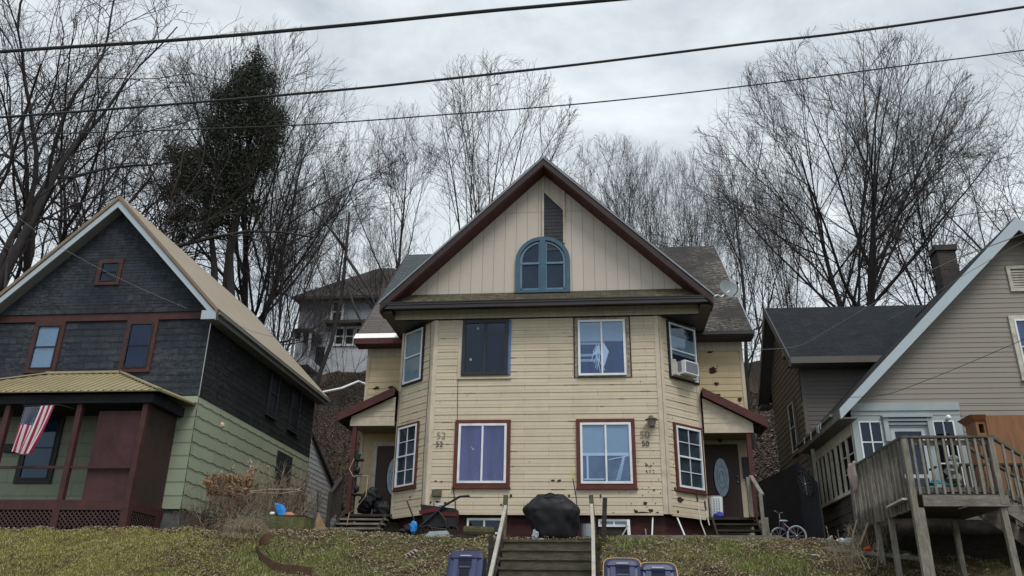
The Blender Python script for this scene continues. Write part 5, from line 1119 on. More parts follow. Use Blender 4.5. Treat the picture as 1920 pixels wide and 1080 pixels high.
# metal stakes on lawn + edging strip
for (a,b,l) in (((352,1015),(327,1085),'thick rusty stake leaning right on the left lawn'),((427,942),(406,1025),'rusty rod standing at the lawn edge before the dry hydrangea')):
    stick([W(b[0],b[1],17.2 if a[0]<400 else 17.9),W(a[0],a[1],17.25 if a[0]<400 else 18.0)],.035 if a[0]<400 else .026,M['rust'],l,'rusty_stake','stake')
pts=[W(505,1014,18.0),W(488,1018,17.9),W(480,1030,17.6),W(483,1050,17.2),W(500,1066,16.9),W(530,1078,16.6),W(580,1092,16.3)]
def ribbon(pts,h,name,mat,label,cat):
    mb=MB(); cv=[]
    for i in range(len(pts)-1):
        for k in range(4): cv.append(pts[i].lerp(pts[i+1],k/4))
    cv.append(pts[-1])
    for i in range(len(cv)): cv[i]=Vector((cv[i].x,cv[i].y,max(cv[i].z-.0,hz(cv[i].x,cv[i].y))))
    for _ in range(3): cv=[cv[0]]+[(cv[i-1]+cv[i]*2+cv[i+1])/4 for i in range(1,len(cv)-1)]+[cv[-1]]
    vs=[];fs=[]
    for p in cv: vs+=[p+Vector((0,0,-.05)),p+Vector((0,0,h)),p+Vector((.015,.012,h)),p+Vector((.015,.012,-.05))]
    for i in range(len(cv)-1):
        for j in range(4): fs.append((i*4+j,i*4+(j+1)%4,i*4+4+(j+1)%4,i*4+4+j))
    mb.add(vs,fs); tag(mb.build(name,mat),label,cat)
ribbon(pts,.17,'lawn_edging',M['rust'],'curved rusty metal lawn edging strip on the bank','edging')
# bins
def binset(bx,by,yellow,label):
    t=thing('wheelie_bin',label,'bin',(bx,by,hz(bx,by)),'blue wheelie bins on the bank')
    x,y,z=0,0,0; B=Vector(t.location)
    def mk(mb,name,mat,par): 
        o=mb.build(name,mat); o.parent=par; return o
    mb=MB(); loft(mb,[(0,.05,0,.22,.24,.35),(0,.03,.5,.26,.29,.35),(0,0,.93,.285,.33,.35)],24); b=mk(mb,'body',M['binblue'],t)
    # lid hinged back, tilted to the viewer
    n=26; vs=[]
    def rr(w,h,d,z): 
        out=[]
        for i in range(n):
            a=2*math.pi*i/n; c,s=math.cos(a),math.sin(a); u=w*math.copysign(abs(c)**.35,c); v=h*math.copysign(abs(s)**.35,s)
            out.append((u,v,d))
        return out
    A=Matrix.Rotation(math.radians(62),3,'X')
    def P(u,v,d): return A@Vector((u,v,d))+Vector((0,-.30,.98-.30*.88+.02))
    mb=MB(); L=[(.29,.33,0),(.295,.335,.03),(.285,.325,.05),(.24,.27,.075),(.235,.265,.078)]
    for (w,h,d) in L: vs+=[P(*q) for q in rr(w,h,d,0)]
    fs=[(k*n+i,k*n+(i+1)%n,(k+1)*n+(i+1)%n,(k+1)*n+i) for k in range(len(L)-1) for i in range(n)]; fs.append(tuple(range(n))[::-1]); fs.append(tuple((len(L)-1)*n+i for i in range(n)))
    mb.add(vs,fs); lid=mk(mb,'lid',M['binblue'],t)
    mb=MB()
    for (u0,u1,v0,v1) in ((-.20,-.10,-.24,.16),(.10,.20,-.24,.16),(-.1,.1,-.02,.03),(-.1,.1,-.24,-.17)): mb.hexa([P(u0,v0,.07),P(u1,v0,.07),P(u1,v1,.07),P(u0,v1,.07),P(u0+.01,v0+.01,.10),P(u1-.01,v0+.01,.10),P(u1-.01,v1-.01,.10),P(u0+.01,v1-.01,.10)])
    mk(mb,'lid_ribs',M['binlight'],lid)
    mb=MB(); mb.hexa([P(-.10,.035,.079),P(.10,.035,.079),P(.12,.19,.079),P(-.12,.19,.079),P(-.10,.035,.083),P(.10,.035,.083),P(.12,.19,.083),P(-.12,.19,.083)]); mb.hexa([P(-.08,-.165,.079),P(.08,-.165,.079),P(.08,-.03,.079),P(-.08,-.03,.079),P(-.08,-.165,.083),P(.08,-.165,.083),P(.08,-.03,.083),P(-.08,-.03,.083)]); mk(mb,'hand_recess_shade',M['void'],lid)  # flat dark plates stand in for the shade inside the lid recesses
    mb=MB(); mb.hexa([P(-.09,.205,.079),P(.09,.205,.079),P(.09,.225,.079),P(-.09,.225,.079),P(-.09,.205,.084),P(.09,.205,.084),P(.09,.225,.084),P(-.09,.225,.084)]); mk(mb,'embossed_strip',M['palegrey'],lid)
    if yellow:
        mb=MB(); mb.tube([P(u*1.02,v*1.02,.02) for u,v,_ in rr(.295,.335,0,0)],.010,6,True); mk(mb,'yellow_rim',M['yellow'],lid)
    for sx in (-.2,.2):
        mb=MB(); mb.tube([(sx-.03,.28,.1),(sx+.03,.28,.1)],.11,14); mk(mb,'wheel',M['rubber'],t)
    return t
for (cx,ty,Yb,yel,lab) in ((876,1036,14.1,False,'navy wheelie bin without a coloured rim standing left of the garden stairs'),(1166,1050,14.1,True,'navy wheelie bin with yellow lid rim nearest the garden stairs on their right'),(1232,1058,14.1,True,'navy wheelie bin with yellow lid rim standing farther right of the garden stairs')):
    p=W(cx,ty,Yb-.15); t=binset(p.x,Yb,yel,lab); t.location.z=p.z-1.02
# bicycle and fence at right gap
FN=thing('black_fence','dark tarp covered fence panels between the duplex and the grey house','fence',(5.3,20.8,3.3))
mb=MB(); P=[W(1425,1010,23.0),W(1440,1005,22.8),W(1440,912,22.8),W(1425,925,23.0)]; 
def pan(p0,p1,z0,z1a,z1b,mat,name):
    mb=MB(); n_=Vector((0,-.03,0)); a=Vector((p0[0],p0[1],z0));b=Vector((p1[0],p1[1],z0)); mb.hexa([a+n_,b+n_,b,a,Vector((a.x,a.y,z1a))+n_,Vector((b.x,b.y,z1b))+n_,Vector((b.x,b.y,z1b)),Vector((a.x,a.y,z1a))]); mb.build(name,mat,FN)
a=W(1430,1010,22.6);b=W(1492,860,21.6);za=W(1432,905,22.6).z;zb_=W(1492,862,21.6).z
pan((a.x,22.6),(b.x,21.6),3.0,za,zb_-.1,M['tarp'],'fence_panel'); c_=W(1532,905,20.6); pan((b.x,21.58),(c_.x,20.6),3.0,W(1494,865,21.58).z,c_.z,plain('dark_blue_grey_boards',(.03,.035,.045),.8,.4,4,.3,stretch=(5,5,.6)),'fence_panel')
mb=MB(); p=W(1524,860,20.9); q=W(1530,1000,20.5); mb.bar((p.x,20.75,3.0),(p.x-.02,20.75,p.z+.2),.07); mb.build('fence_post',M['wood'],FN)
HW=thing('spare_wheel','black bicycle wheel hanging on the dark fence beside the grey house','wheel',tuple(W(1510,908,20.5)))
p=W(1510,908,20.8); ax1=(W(1528,930,20.6)-W(1492,886,21.1)).normalized(); ax2=Vector((.25,-.35,.9)).normalized(); 
rr_=.33; mb=MB(); mb.tube([p+ax1*rr_*math.cos(i*math.pi/14)+ax2*rr_*.62*math.sin(i*math.pi/14) for i in range(28)],.026,6,True); mb.build('tyre',M['rubber'],HW); mb=MB()
for i in range(12): mb.bar(p,p+ax1*rr_*math.cos(i*math.pi/6)+ax2*rr_*.62*math.sin(i*math.pi/6),.006)
mb.sphere(p,.03); mb.build('spokes',M['metal'],HW)
BK=thing('bicycle','small purple bicycle with pale tyres leaning on the dark fence','bicycle',tuple(W(1478,1018,20.2)))
Yb=20.3; c1=W(1462,1008,Yb-.1); c2=W(1494,1005,Yb-.3); r1=.215
for c in (c1,c2):
    mb=MB(); mb.tube([c+Vector((r1*math.cos(i*math.pi/14)*.9,-r1*math.cos(i*math.pi/14)*.25,r1*math.sin(i*math.pi/14))) for i in range(28)],.022,6,True); w=mb.build('wheel',M['palegrey'],BK)
    mb=MB(); 
    for i in range(10): mb.bar(c,c+Vector((r1*math.cos(i*math.pi/5)*.9,-r1*math.cos(i*math.pi/5)*.25,r1*math.sin(i*math.pi/5))),.005)
    mb.sphere(c,.025); mb.build('spokes',M['metal'],w)
bb=c1.lerp(c2,.5)+Vector((0,0,-.0)); st=bb+Vector((-.07,0,.30)); hd=c1.lerp(c2,.12)+Vector((0,0,.42)); 
mb=MB(); 
for a,b in ((hd,bb),(st,bb),(hd,st.lerp(bb,.3)),(c2,bb),(c2,st),(c1,hd)): mb.tube([a,b],.016,6)
mb.build('frame',M['purple'],BK)
mb=MB(); mb.tube([hd,hd+Vector((.0,0,.12))],.012,6); mb.tube([hd+Vector((-.12,-.12,.16)),hd+Vector((0,0,.11)),hd+Vector((.10,.12,.15))],.014,6); mb.build('handlebar',M['metal'],BK); mb=MB(); mb.sphere(st+Vector((0,0,.05)),.07,(1.5,.8,.4),8,6); mb.tube([st,st+Vector((0,0,.05))],.012,6); mb.build('saddle',M['palegrey'],BK)
# debris along right crest
def lump(name,px,py,Y,r,sc,mat,label,cat,jit=.2):
    p=W(px,py,Y); mb=MB(); mb.sphere(p,r,sc,9,6,jit); tag(mb.build(name,mat),label,cat)
lump('orange_ball',1627,1029,18.0,.07,(1.3,1,.7),M['orangep'],'small bright orange plastic object on the ground under the deck','toy',.1)
lump('pale_stone',1650,1031,17.9,.11,(1.4,.9,.5),M['stone'],'flat grey stone right of the orange object by the deck posts','stone',.15)
lump('white_bag',1592,1017,18.4,.10,(1.1,.9,.9),M['palegrey'],'rounded pale grey bag left of the orange object by the deck','bag')
lump('white_bag',1578,1014,18.6,.09,(1.2,.9,.6),M['white'],'flat white bag left of the rounded pale grey bag','bag')
lump('pale_rock',1424,1044,17.9,.08,(1.4,.8,.5),M['palegrey'],'pale flat rock in the grass below the bicycle at left','rock')
lump('pale_rock',1527,1042,17.6,.07,(1.3,.8,.5),M['palegrey'],'pale small rock on the bank between bicycle and deck','rock')
lump('pale_rock',1700,1040,17.5,.06,(1.4,.8,.4),M['palegrey'],'pale scrap of rock beside the leftmost long deck post','rock')
stick([W(1545,1017,19.0),W(1560,1006,19.2)],.03,M['palegrey'],'short pale board end lying right of the bicycle','board_end','board')
stick([W(1352,1040,18.2),W(1370,1025,18.3)],.02,M['rail'],'pale splintered lath on the grass below the right porch','lath','lath')
stick([W(1613,1022,17.9),W(1630,975,18.0),W(1638,935,18.1)],.025,M['stemg'],'tall curved pale sapling stem standing before the deck','sapling_stem','sapling')
stick([W(1598,1010,18.1),W(1604,985,18.1),W(1607,975,18.1)],.02,M['stemg'],'short forked pale stem left of the curved sapling stem','sapling_stem','sapling')
mb=MB(); cr_=[W(x,y,Y) for x,y,Y in ((1545,1028,18.1),(1600,1036,17.9),(1660,1040,17.7),(1745,1050,17.2))]
for a,b in zip(cr_,cr_[1:]): mb.bar(a,b,.12,.08)
tag(mb.build('edging_timber',M['woodh']),'long grey edging timber on the bank passing under the deck','timber')
mb=MB(); a=W(1130,1035,18.2);b=W(1152,1055,17.8); mb.bar(W(1127,1000,18.6),W(1165,1060,17.6),.05,.06); tag(mb.build('loose_board',M['wooddk']),'dark loose board sloping down right of the garden stairs','board')
lump('leaf_pile',1545,1060,17.1,.22,(1.4,1,.6),plain('dry_plant_tuft',(.12,.13,.05),.9,.5,20,.5),'low green tuft of weeds on the bank before the deck','plant',.35) if False else None
# white pipe on hillside
stick([W(592,738,30),W(640,728,31),W(672,715,32),W(690,722,32)],.05,M['white'],'long white pipe lying on the leafy hillside behind the slate house','drain_pipe','pipe')
# ------------------------------------------------------------ overhead wires
def cable(px,Y,r,label,mat='wire',name='overhead_cable',cat='cable',Y2=None,grp='overhead utility cables'):
    pts=[]
    n_=len(px)
    for i,(x,y) in enumerate(px):
        yy=Y if Y2 is None else Y+(Y2-Y)*i/(n_-1); pts.append(W(x,y,yy))
    # smooth
    cv=[]
    for i in range(len(pts)-1):
        p0=pts[max(i-1,0)];p1=pts[i];p2=pts[i+1];p3=pts[min(i+2,len(pts)-1)]
        for k in range(8):
            t=k/8; cv.append(.5*((2*p1)+(-p0+p2)*t+(2*p0-5*p1+4*p2-p3)*t*t+(-p0+3*p1-3*p2+p3)*t**3))
    cv.append(pts[-1]); mb=MB(); mb.tube(cv,r,6); tag(mb.build(name,M[mat]),label,cat,grp)
cable([(-600,143),(0,97),(318,76),(640,48),(900,22),(1155,-1),(1700,-52)],9,.026,'thickest black cable crossing the sky top left')
cable([(-600,262),(0,220),(318,196),(640,168.5),(820,150),(1100,119),(1400,82),(1594,60),(1920,13),(2500,-78)],10,.019,'middle black cable crossing the whole sky')
cable([(-600,247),(0,249),(150,249),(430,240),(600,232),(820,216),(1100,193.5),(1400,161),(1738,117.5),(1920,94),(2500,14)],11,.0105,'thinnest upper cable crossing the sky below the other two')
cable([(30,405),(108,460),(230,525),(350,578)],19.3,.006,'pale service wire drooping across the slate gable','wirelt','service_wire','wire',Y2=19.5,grp='thin service wires')
cable([(404,590),(470,620),(520,633),(560,640)],19.5,.005,'short service wire crossing the tan metal roof edge','wirelt','service_wire','wire',Y2=24,grp='thin service wires')
cable([(1393,655),(1436,655),(1500,648),(1560,615),(1640,568),(1760,500),(1920,438)],21,.009,'curved pale service wire rising over the dark wing roof','wirelt','service_wire','wire',Y2=16,grp='thin service wires')
cable([(1590,745),(1660,740),(1740,712),(1830,675),(1930,632)],18.4,.006,'thin black service wire before the beige gable wall','wire','service_wire','wire',Y2=16,grp='thin service wires')
cable([(1665,600),(1730,565),(1800,520),(1920,452)],18.0,.005,'straight pale service wire passing the right gable rake','wirelt','service_wire','wire',Y2=16,grp='thin service wires')
# ------------------------------------------------------------ plants: vectorised bare trees
def unit(a): return a/np.maximum(1e-9,np.linalg.norm(a,axis=-1,keepdims=True))
def grow(P,D,L,R,n,wob,up,rend,rng):
    pts=[P]; d=unit(D); st=(L/n)[:,None]
    for i in range(n):
        d=unit(d+wob*rng.normal(size=d.shape)+np.array([0,0,up])); P=P+d*st; pts.append(P)
    pts=np.stack(pts,1); t=np.linspace(0,1,n+1)[None,:]
    return pts,R[:,None]*(1-t*(1-rend))
def spawn(pts,rad,L,k,tmin,tmax,a0,a1,ratio,rr,rng,tfall=.5,rmin=.004):
    N_,m=pts.shape[0],pts.shape[1]-1
    t=tmin+(tmax-tmin)*((np.arange(k)[None,:]+rng.random((N_,k)))/k)
    f=t*m; i=np.minimum(f.astype(int),m-1); w=(f-i)[...,None]; ar=np.arange(N_)[:,None]
    P=pts[ar,i]*(1-w)+pts[ar,i+1]*w; T=unit(pts[ar,i+1]-pts[ar,i]); Rl=rad[ar,i]*(1-w[...,0])+rad[ar,i+1]*w[...,0]
    rv=rng.normal(size=T.shape); pr=unit(rv-T*(rv*T).sum(-1,keepdims=True)); a=np.radians(a0+(a1-a0)*rng.random((N_,k)))[...,None]
    D=T*np.cos(a)+pr*np.sin(a)
    Lc=L[:,None]*ratio*(1-tfall*(t-tmin)/(1-tmin+1e-6))*(.65+.6*rng.random((N_,k)))
    return P.reshape(-1,3),D.reshape(-1,3),Lc.ravel(),np.maximum(rmin,Rl*rr).ravel()
def tubes(pts,rad,s):
    N_,m=pts.shape[:2]; T=np.empty_like(pts); T[:,1:-1]=pts[:,2:]-pts[:,:-2]; T[:,0]=pts[:,1]-pts[:,0]; T[:,-1]=pts[:,-1]-pts[:,-2]; T=unit(T)
    ref=np.where(np.abs(T[...,2:3])<.9,np.array([0,0,1.]),np.array([1.,0,0])); A=unit(np.cross(T,ref)); B=np.cross(A,T)
    an=2*np.pi*np.arange(s)/s; V=pts[:,:,None,:]+rad[:,:,None,None]*(A[:,:,None,:]*np.cos(an)[None,None,:,None]+B[:,:,None,:]*np.sin(an)[None,None,:,None])
    idx=np.arange(N_*m*s).reshape(N_,m,s); a=idx[:,:-1,:]; b=np.roll(idx,-1,2)[:,:-1,:]; c=np.roll(idx,-1,2)[:,1:,:]; d=idx[:,1:,:]
    return V.reshape(-1,3),np.stack([a,b,c,d],-1).reshape(-1,4)
def join(parts):
    vs=[];fs=[];n=0
    for v,f in parts: vs.append(v); fs.append(f+n); n+=len(v)
    return np.concatenate(vs),np.concatenate(fs)
def envd(P,D,env):
    c,a,b=env; p=(P-np.array([0,0,c]))/np.array([a,a,b]); d=D/np.array([a,a,b])
    A=(d*d).sum(-1); B=(p*d).sum(-1); C_=(p*p).sum(-1)-1; disc=np.maximum(0,B*B-A*C_)
    return np.maximum(.15,(-B+np.sqrt(disc))/A)
def tree_mesh(seed,env,stems,lean,limbs,kids,twig,fine,ang=(18,40),limbang=(15,45),trunkr=.22,fork=(.15,.7),wob=.05,up=.03,tw=.011,l1=(.8,1.02),l2=.5,l3=.42,l4=.5,stemh=.8,lr=.52):
    rng=np.random.default_rng(seed)
    az=rng.random()*6.28+np.arange(stems)*6.283/stems+rng.normal(size=stems)*.4; le=lean*(.5+.9*rng.random(stems)); D=np.stack([np.sin(le)*np.cos(az),np.sin(le)*np.sin(az),np.cos(le)],1)
    P=np.zeros((stems,3)); P[:,:2]=D[:,:2]*.6
    L=envd(P,D,env)*stemh*(.85+.2*rng.random(stems)); R=np.full(stems,trunkr)*(.75+.4*rng.random(stems))
    p0,r0=grow(P,D,L,R,18,wob*.6,up*.3,.10,rng)
    def lvl(pts,rad,L,k,t0,t1,a,rat,rr,rmin,rnd,base=None):
        q=spawn(pts,rad,L,k,t0,t1,a[0],a[1],1,rr,rng,tfall=0)
        dirs=q[1].copy(); dirs[:,2]+=.12; dirs=unit(dirs)
        d=envd(q[0],dirs,env); Lp=np.repeat(L,k)
        Ln=np.minimum(d*(rnd[0]+(rnd[1]-rnd[0])*rng.random(len(d))),Lp*rat*(.6+.7*rng.random(len(d)))) if rat else d*(rnd[0]+(rnd[1]-rnd[0])*rng.random(len(d)))
        return q[0],dirs,Ln,np.maximum(rmin,q[3])
    q=lvl(p0,r0,L,limbs,fork[0],fork[1],limbang,None,lr,tw*2.5,l1); p1,r1=grow(*q,12,wob,up,.18,rng)
    q2=lvl(p1,r1,q[2],kids,.12,.96,ang,l2,.52,tw*1.7,(.7,1.05)); p2,r2=grow(*q2,8,wob*1.1,up,.35,rng)
    q3=lvl(p2,r2,q2[2],twig,.12,.98,ang,l3,.6,tw*1.15,(.7,1.1)); p3,r3=grow(*q3,5,wob*1.3,up,.5,rng)
    q4=lvl(p3,r3,q3[2],fine,.15,1.,ang,l4,.6,tw*.75,(.7,1.2)); p4,r4=grow(q4[0],q4[1],np.maximum(q4[2],.25),np.full(len(q4[2]),tw*.72),2,wob*1.6,up,.6,rng)
    tr=join([tubes(p0,r0,9),tubes(p1,r1,6)]); cr=join([tubes(p2,r2,4),tubes(p3,r3,3),tubes(p4,r4,3)])
    return tr,cr,p3
TM={}
def make_tree(kind,label,px,Y,pytop,name='bare_tree',cat='tree',grp='bare trees on the hillside',rot=0,wide=1.0,twig='twig',dz=0,basepy=None):
    x=W(px,540,Y).x
    if basepy: x=W(px,basepy,Y).x
    z=hz(x,Y)-.3+dz; top=W(px,pytop,Y).z; sc=(top-z)
    if kind not in TM:
        a,b,p3=tree_mesh(**KINDS[kind])
        zmax=np.percentile(b[0][:,2],99.7)
        sc0=1/zmax
        ta=np_mesh('trunk',a[0],a[1],M['bark'],smooth=True); tb=np_mesh('crown',b[0],b[1],M[twig])
        TM[kind]=(ta,tb,True)
    ta,tb,first=TM[kind]
    t=thing(name,label,cat,(x,Y,z),grp)
    if first: TM[kind]=(ta,tb,False); A,B=ta,tb
    else: A=ta.copy(); B=tb.copy(); COL.objects.link(A); COL.objects.link(B)
    A.parent=t; B.parent=t
    s=sc/19.8; t.scale=(s*wide,s*wide,s); t.rotation_euler=(0,0,rot)
    return t
KINDS=dict(
 fan=dict(seed=3,env=(9.6,9.2,10.4),stems=2,lean=.13,limbs=17,kids=9,twig=8,fine=4,ang=(20,52),limbang=(18,66),trunkr=.24,fork=(.10,.8),wob=.045,up=.02,l2=.42,l3=.42,tw=.010,lr=.50),
 fan2=dict(seed=8,env=(9.8,8.2,10.2),stems=3,lean=.22,limbs=10,kids=8,twig=6,fine=4,ang=(20,50),limbang=(20,60),trunkr=.18,fork=(.12,.8),wob=.055,up=.02,l2=.42,l3=.45,tw=.010,lr=.5),
 rough=dict(seed=21,env=(10.5,8.5,9.5),stems=2,lean=.24,limbs=7,kids=8,twig=6,fine=4,ang=(26,64),limbang=(28,70),trunkr=.22,fork=(.2,.85),wob=.13,up=.005,tw=.010,l3=.5,lr=.62),
 rough2=dict(seed=33,env=(10.5,9.5,9.5),stems=3,lean=.34,limbs=6,kids=8,twig=6,fine=4,ang=(26,62),limbang=(24,66),trunkr=.20,fork=(.2,.85),wob=.11,up=.01,tw=.010,l3=.5,lr=.62),
 slim=dict(seed=41,env=(11,5.6,9.0),stems=1,lean=.04,limbs=15,kids=7,twig=6,fine=4,ang=(22,52),limbang=(22,58),trunkr=.20,fork=(.2,.92),wob=.07,up=.025,tw=.009,l3=.5,lr=.42),
 slim2=dict(seed=57,env=(11,6.5,9.0),stems=4,lean=.22,limbs=5,kids=7,twig=5,fine=4,ang=(20,50),limbang=(16,48),trunkr=.14,fork=(.25,.9),wob=.06,up=.025,tw=.009,l3=.5,lr=.6),
 bough=dict(seed=91,env=(10.5,11.5,9.5),stems=3,lean=.38,limbs=6,kids=8,twig=6,fine=4,ang=(26,64),limbang=(26,70),trunkr=.25,fork=(.15,.85),wob=.13,up=.005,tw=.010,l3=.5,lr=.66),
 sap=dict(seed=77,env=(9,9,11),stems=6,lean=.5,limbs=4,kids=5,twig=4,fine=2,ang=(20,55),limbang=(20,55),trunkr=.075,fork=(.25,.95),wob=.10,up=.0,tw=.014),
)
TREES=[
 ('bough','large dark limbed bare tree at the far left edge',-110,31,-60,.2,1.0,560),
 ('bough','spreading bare tree with crooked dark limbs left of the slate house ridge',75,40,60,2.4,.85,520),
 ('rough2','bare tree rising just left of the slate house ridge',185,44,95,2.6,.7,500),
 ('rough','crooked bare tree directly behind the slate house peak',305,37,165,4.0,.6,470),
 ('fan','broad fine twigged bare tree behind the dark conifer',470,46,92,.6,.84,560),
 ('fan2','fine twigged bare tree right of the dark conifer with arching limbs',530,42,270,3.3,.62,600),
 ('slim','slender bare tree left of the duplex gable rising over its green roof',752,40,205,.9,.8,470),
 ('slim2','tall open bare tree with upright limbs just left of the duplex peak',915,40,125,.3,.9,470),
 ('slim2','fine pale bare tree right of the duplex peak',1150,46,262,1.9,.8,470),
 ('fan2','rounded bare tree peeking over the right slope of the duplex gable',1225,50,275,2.2,.62,520),
 ('fan2','dense reddish bare tree above the duplex right wing roof',1295,46,285,5.0,.5,500),
 ('slim','forked dark trunked bare tree beside the satellite dish',1385,33,235,4.4,.65,540),
 ('fan','huge dome crowned bare tree behind the dark wing roof',1615,43,100,2.5,.95,580),
 ('fan2','bare tree merging into the right flank of the huge domed tree',1760,46,170,1.2,.7,570),
 ('rough2','reddish bare tree at the far right edge above the beige gable',1985,38,95,3.0,.75,560),
 ('slim2','small background bare tree left of the dark wing roof',1430,50,380,.4,.8,600),
 ('fan2','low bare tree filling the gap left of the huge domed tree',1480,52,300,2.9,.5,600),
]
for (k,l,px,Y,pt,rot,wd,bp) in TREES: make_tree(k,l,px,Y,pt,rot=rot,wide=wd,basepy=bp)
SAPS=[('sap','tangled leaning saplings before the hilltop house',650,42,455,.4,.7,660),('sap','tangle of thin bent stems left of the hilltop house',575,38,470,2.2,.6,640),
 ('sap','bare sapling clump in the gap beside the duplex right wing',1420,40,560,1.0,.35,700),('slim2','thin saplings at the far left of the hilltop house',530,46,420,1.0,.6,640),('sap','low bare brush on the slope behind the lean-to shed',610,33,660,5.0,.6,780)]
SAPS+=[('slim2','low bare tree between the hilltop house and the duplex green roof',715,50,400,.2,.7,560),('slim','small bare tree directly behind the hilltop house',640,60,330,1.2,.9,520),('sap','bare brush beyond the slate house metal roof',500,44,420,2.0,.8,600),('sap','bare brush behind the duplex right wing roof',1330,46,330,3.0,.7,560),('sap','bare brush behind the dark wing ridge',1560,46,430,1.6,.9,600)]
for (k,l,px,Y,pt,rot,wd,bp) in SAPS: make_tree(k,l,px,Y,pt,rot=rot,wide=wd,basepy=bp,name='bare_sapling',cat='sapling',grp='saplings on the hillside')
# broken snag
mb=MB(); _b=W(600,700,36); mb.tube([(_b.x-.5,36,hz(_b.x-.5,36)-.3),_b,W(622,640,36),W(640,560,36),W(648,480,36),W(652,440,36),W(655,398,36)],[.12,.11,.095,.09,.08,.07,.06],7); mb.tube([W(650,470,36),W(620,430,36.5),W(580,385,37)],[.09,.06,.03],6); mb.tube([W(648,480,36),W(690,540,35),W(715,600,34)],[.08,.06,.04],6)
mb.tube([W(645,520,36),W(668,585,35),W(700,650,34)],[.06,.05,.03],6); tag(mb.build('broken_snag',M['bark'],smooth=True),'dark broken tree snag leaning before the hilltop house','snag')
# conifer
def leafcloud(centres,n,size,spread,rng,droop=0):
    idx=rng.integers(0,len(centres),n); c=centres[idx]+rng.normal(size=(n,3))*spread
    a=unit(rng.normal(size=(n,3))); b=unit(np.cross(a,rng.normal(size=(n,3)))); s=size*(.5+rng.random((n,1)))
    V=np.stack([c-a*s,c+b*s*.35,c+a*s,c-b*s*.35],1).reshape(-1,3); F=np.arange(n*4).reshape(n,4); return V,F
def leafmat(name,cols,rough=.8):
    m,nt,b=nm(name); g=N(nt,'ShaderNodeNewGeometry'); c=ramp(nt,g.outputs['Random Per Island'],[(i/(len(cols)-1),c_) for i,c_ in enumerate(cols)])
    nt.links.new(c,b.inputs['Base Color']); b.inputs['Roughness'].default_value=rough; b.inputs['Specular IOR Level'].default_value=.15; return m
def conifer():
    rng=np.random.default_rng(5); Y=37; base=W(428,520,Y); z0=hz(base.x,Y); t=thing('conifer','tall dark evergreen with ragged lower boughs among the bare trees','tree',(base.x,Y,z0),'evergreen')
    del t['group']
    B=Vector(t.location); tr=[]
    def loc(x,y,dy=0): return np.array(W(x,y,Y+dy)-B)
    lines=[([(402,560),(402,500),(395,430),(380,340),(372,280)],.22),([(432,560),(430,480),(450,380),(470,260),(478,105)],.26),([(420,560),(428,470),(440,400),(455,330),(445,200)],.16)]
    cents=[]
    for L,r in lines:
        p=np.array([loc(x,y,rng.normal()*.3) for x,y in L]); 
        q=np.stack([np.interp(np.linspace(0,1,20),np.linspace(0,1,len(p)),p[:,i]) for i in range(3)],1)[None]
        tr.append(tubes(q,np.linspace(r,.04,20)[None],8)); 
    # envelope: image polygon sampled -> bough tips
    poly=[(478,95),(505,130),(515,190),(540,230),(530,270),(500,330),(470,380),(440,400),(400,300),(395,200),(420,150),(450,110)]
    low=[(330,290,16),(360,300,20),(345,330,22),(320,360,18),(350,400,20),(385,360,22),(325,410,14),(420,340,24),(455,340,26),(440,300,24),(480,300,26),(505,260,24),(500,220,26),(470,230,26),(440,230,24),(425,190,22),(450,170,24),(480,180,26),(470,140,20),(485,120,14),(478,100,8),(500,150,18),(450,140,14),(412,180,14),(400,230,18),(410,260,18),(380,290,16),(520,230,18),(360,345,18),(400,400,20),(430,385,18),(470,390,14),(385,420,16),(340,440,12),(500,300,14),(408,300,18)]
    C=[]
    for x,y,r in low:
        dens=r*r*(.42 if y<250 else .42)
        for _ in range(int(dens)):
            a=rng.random()*6.28; q=r*math.sqrt(rng.random()); C.append(loc(x+q*math.cos(a),y+q*math.sin(a)*.9,rng.normal()*1.3))
    C=np.array(C); idx=rng.integers(0,len(C),900); S0=[]
    for i in idx:
        c=C[i]; j=np.argmin([abs(c[2]-3-k) for k in (0,)]); 
        ln=lines[1][0]; ys=c[2]-.8; 
        # trunk point slightly below
        pp=np.array([loc(x,y) for x,y in ln]); tx=np.interp(ys,pp[:,2],pp[:,0]); S0.append((np.array([tx,0,ys]),c))
    P=np.array([[a,(a+b)/2+np.array([0,0,.12]),b] for a,b in S0]); sel=rng.random(len(P))<.35; P=P[sel]
    cr1=tubes(P,np.tile(np.array([.03,.02,.008]),(len(P),1)),3)
    V,F=leafcloud(C,62000,.075,.22,rng)
    a=join(tr); o=np_mesh('trunk',a[0],a[1],M['bark'],t,smooth=True)
    o=np_mesh('boughs',cr1[0],cr1[1],M['bark'],t)
    o=np_mesh('crown',V,F,leafmat('dark_conifer_foliage',[(.018,.022,.017),(.035,.042,.030),(.06,.062,.045)]),t)
conifer()
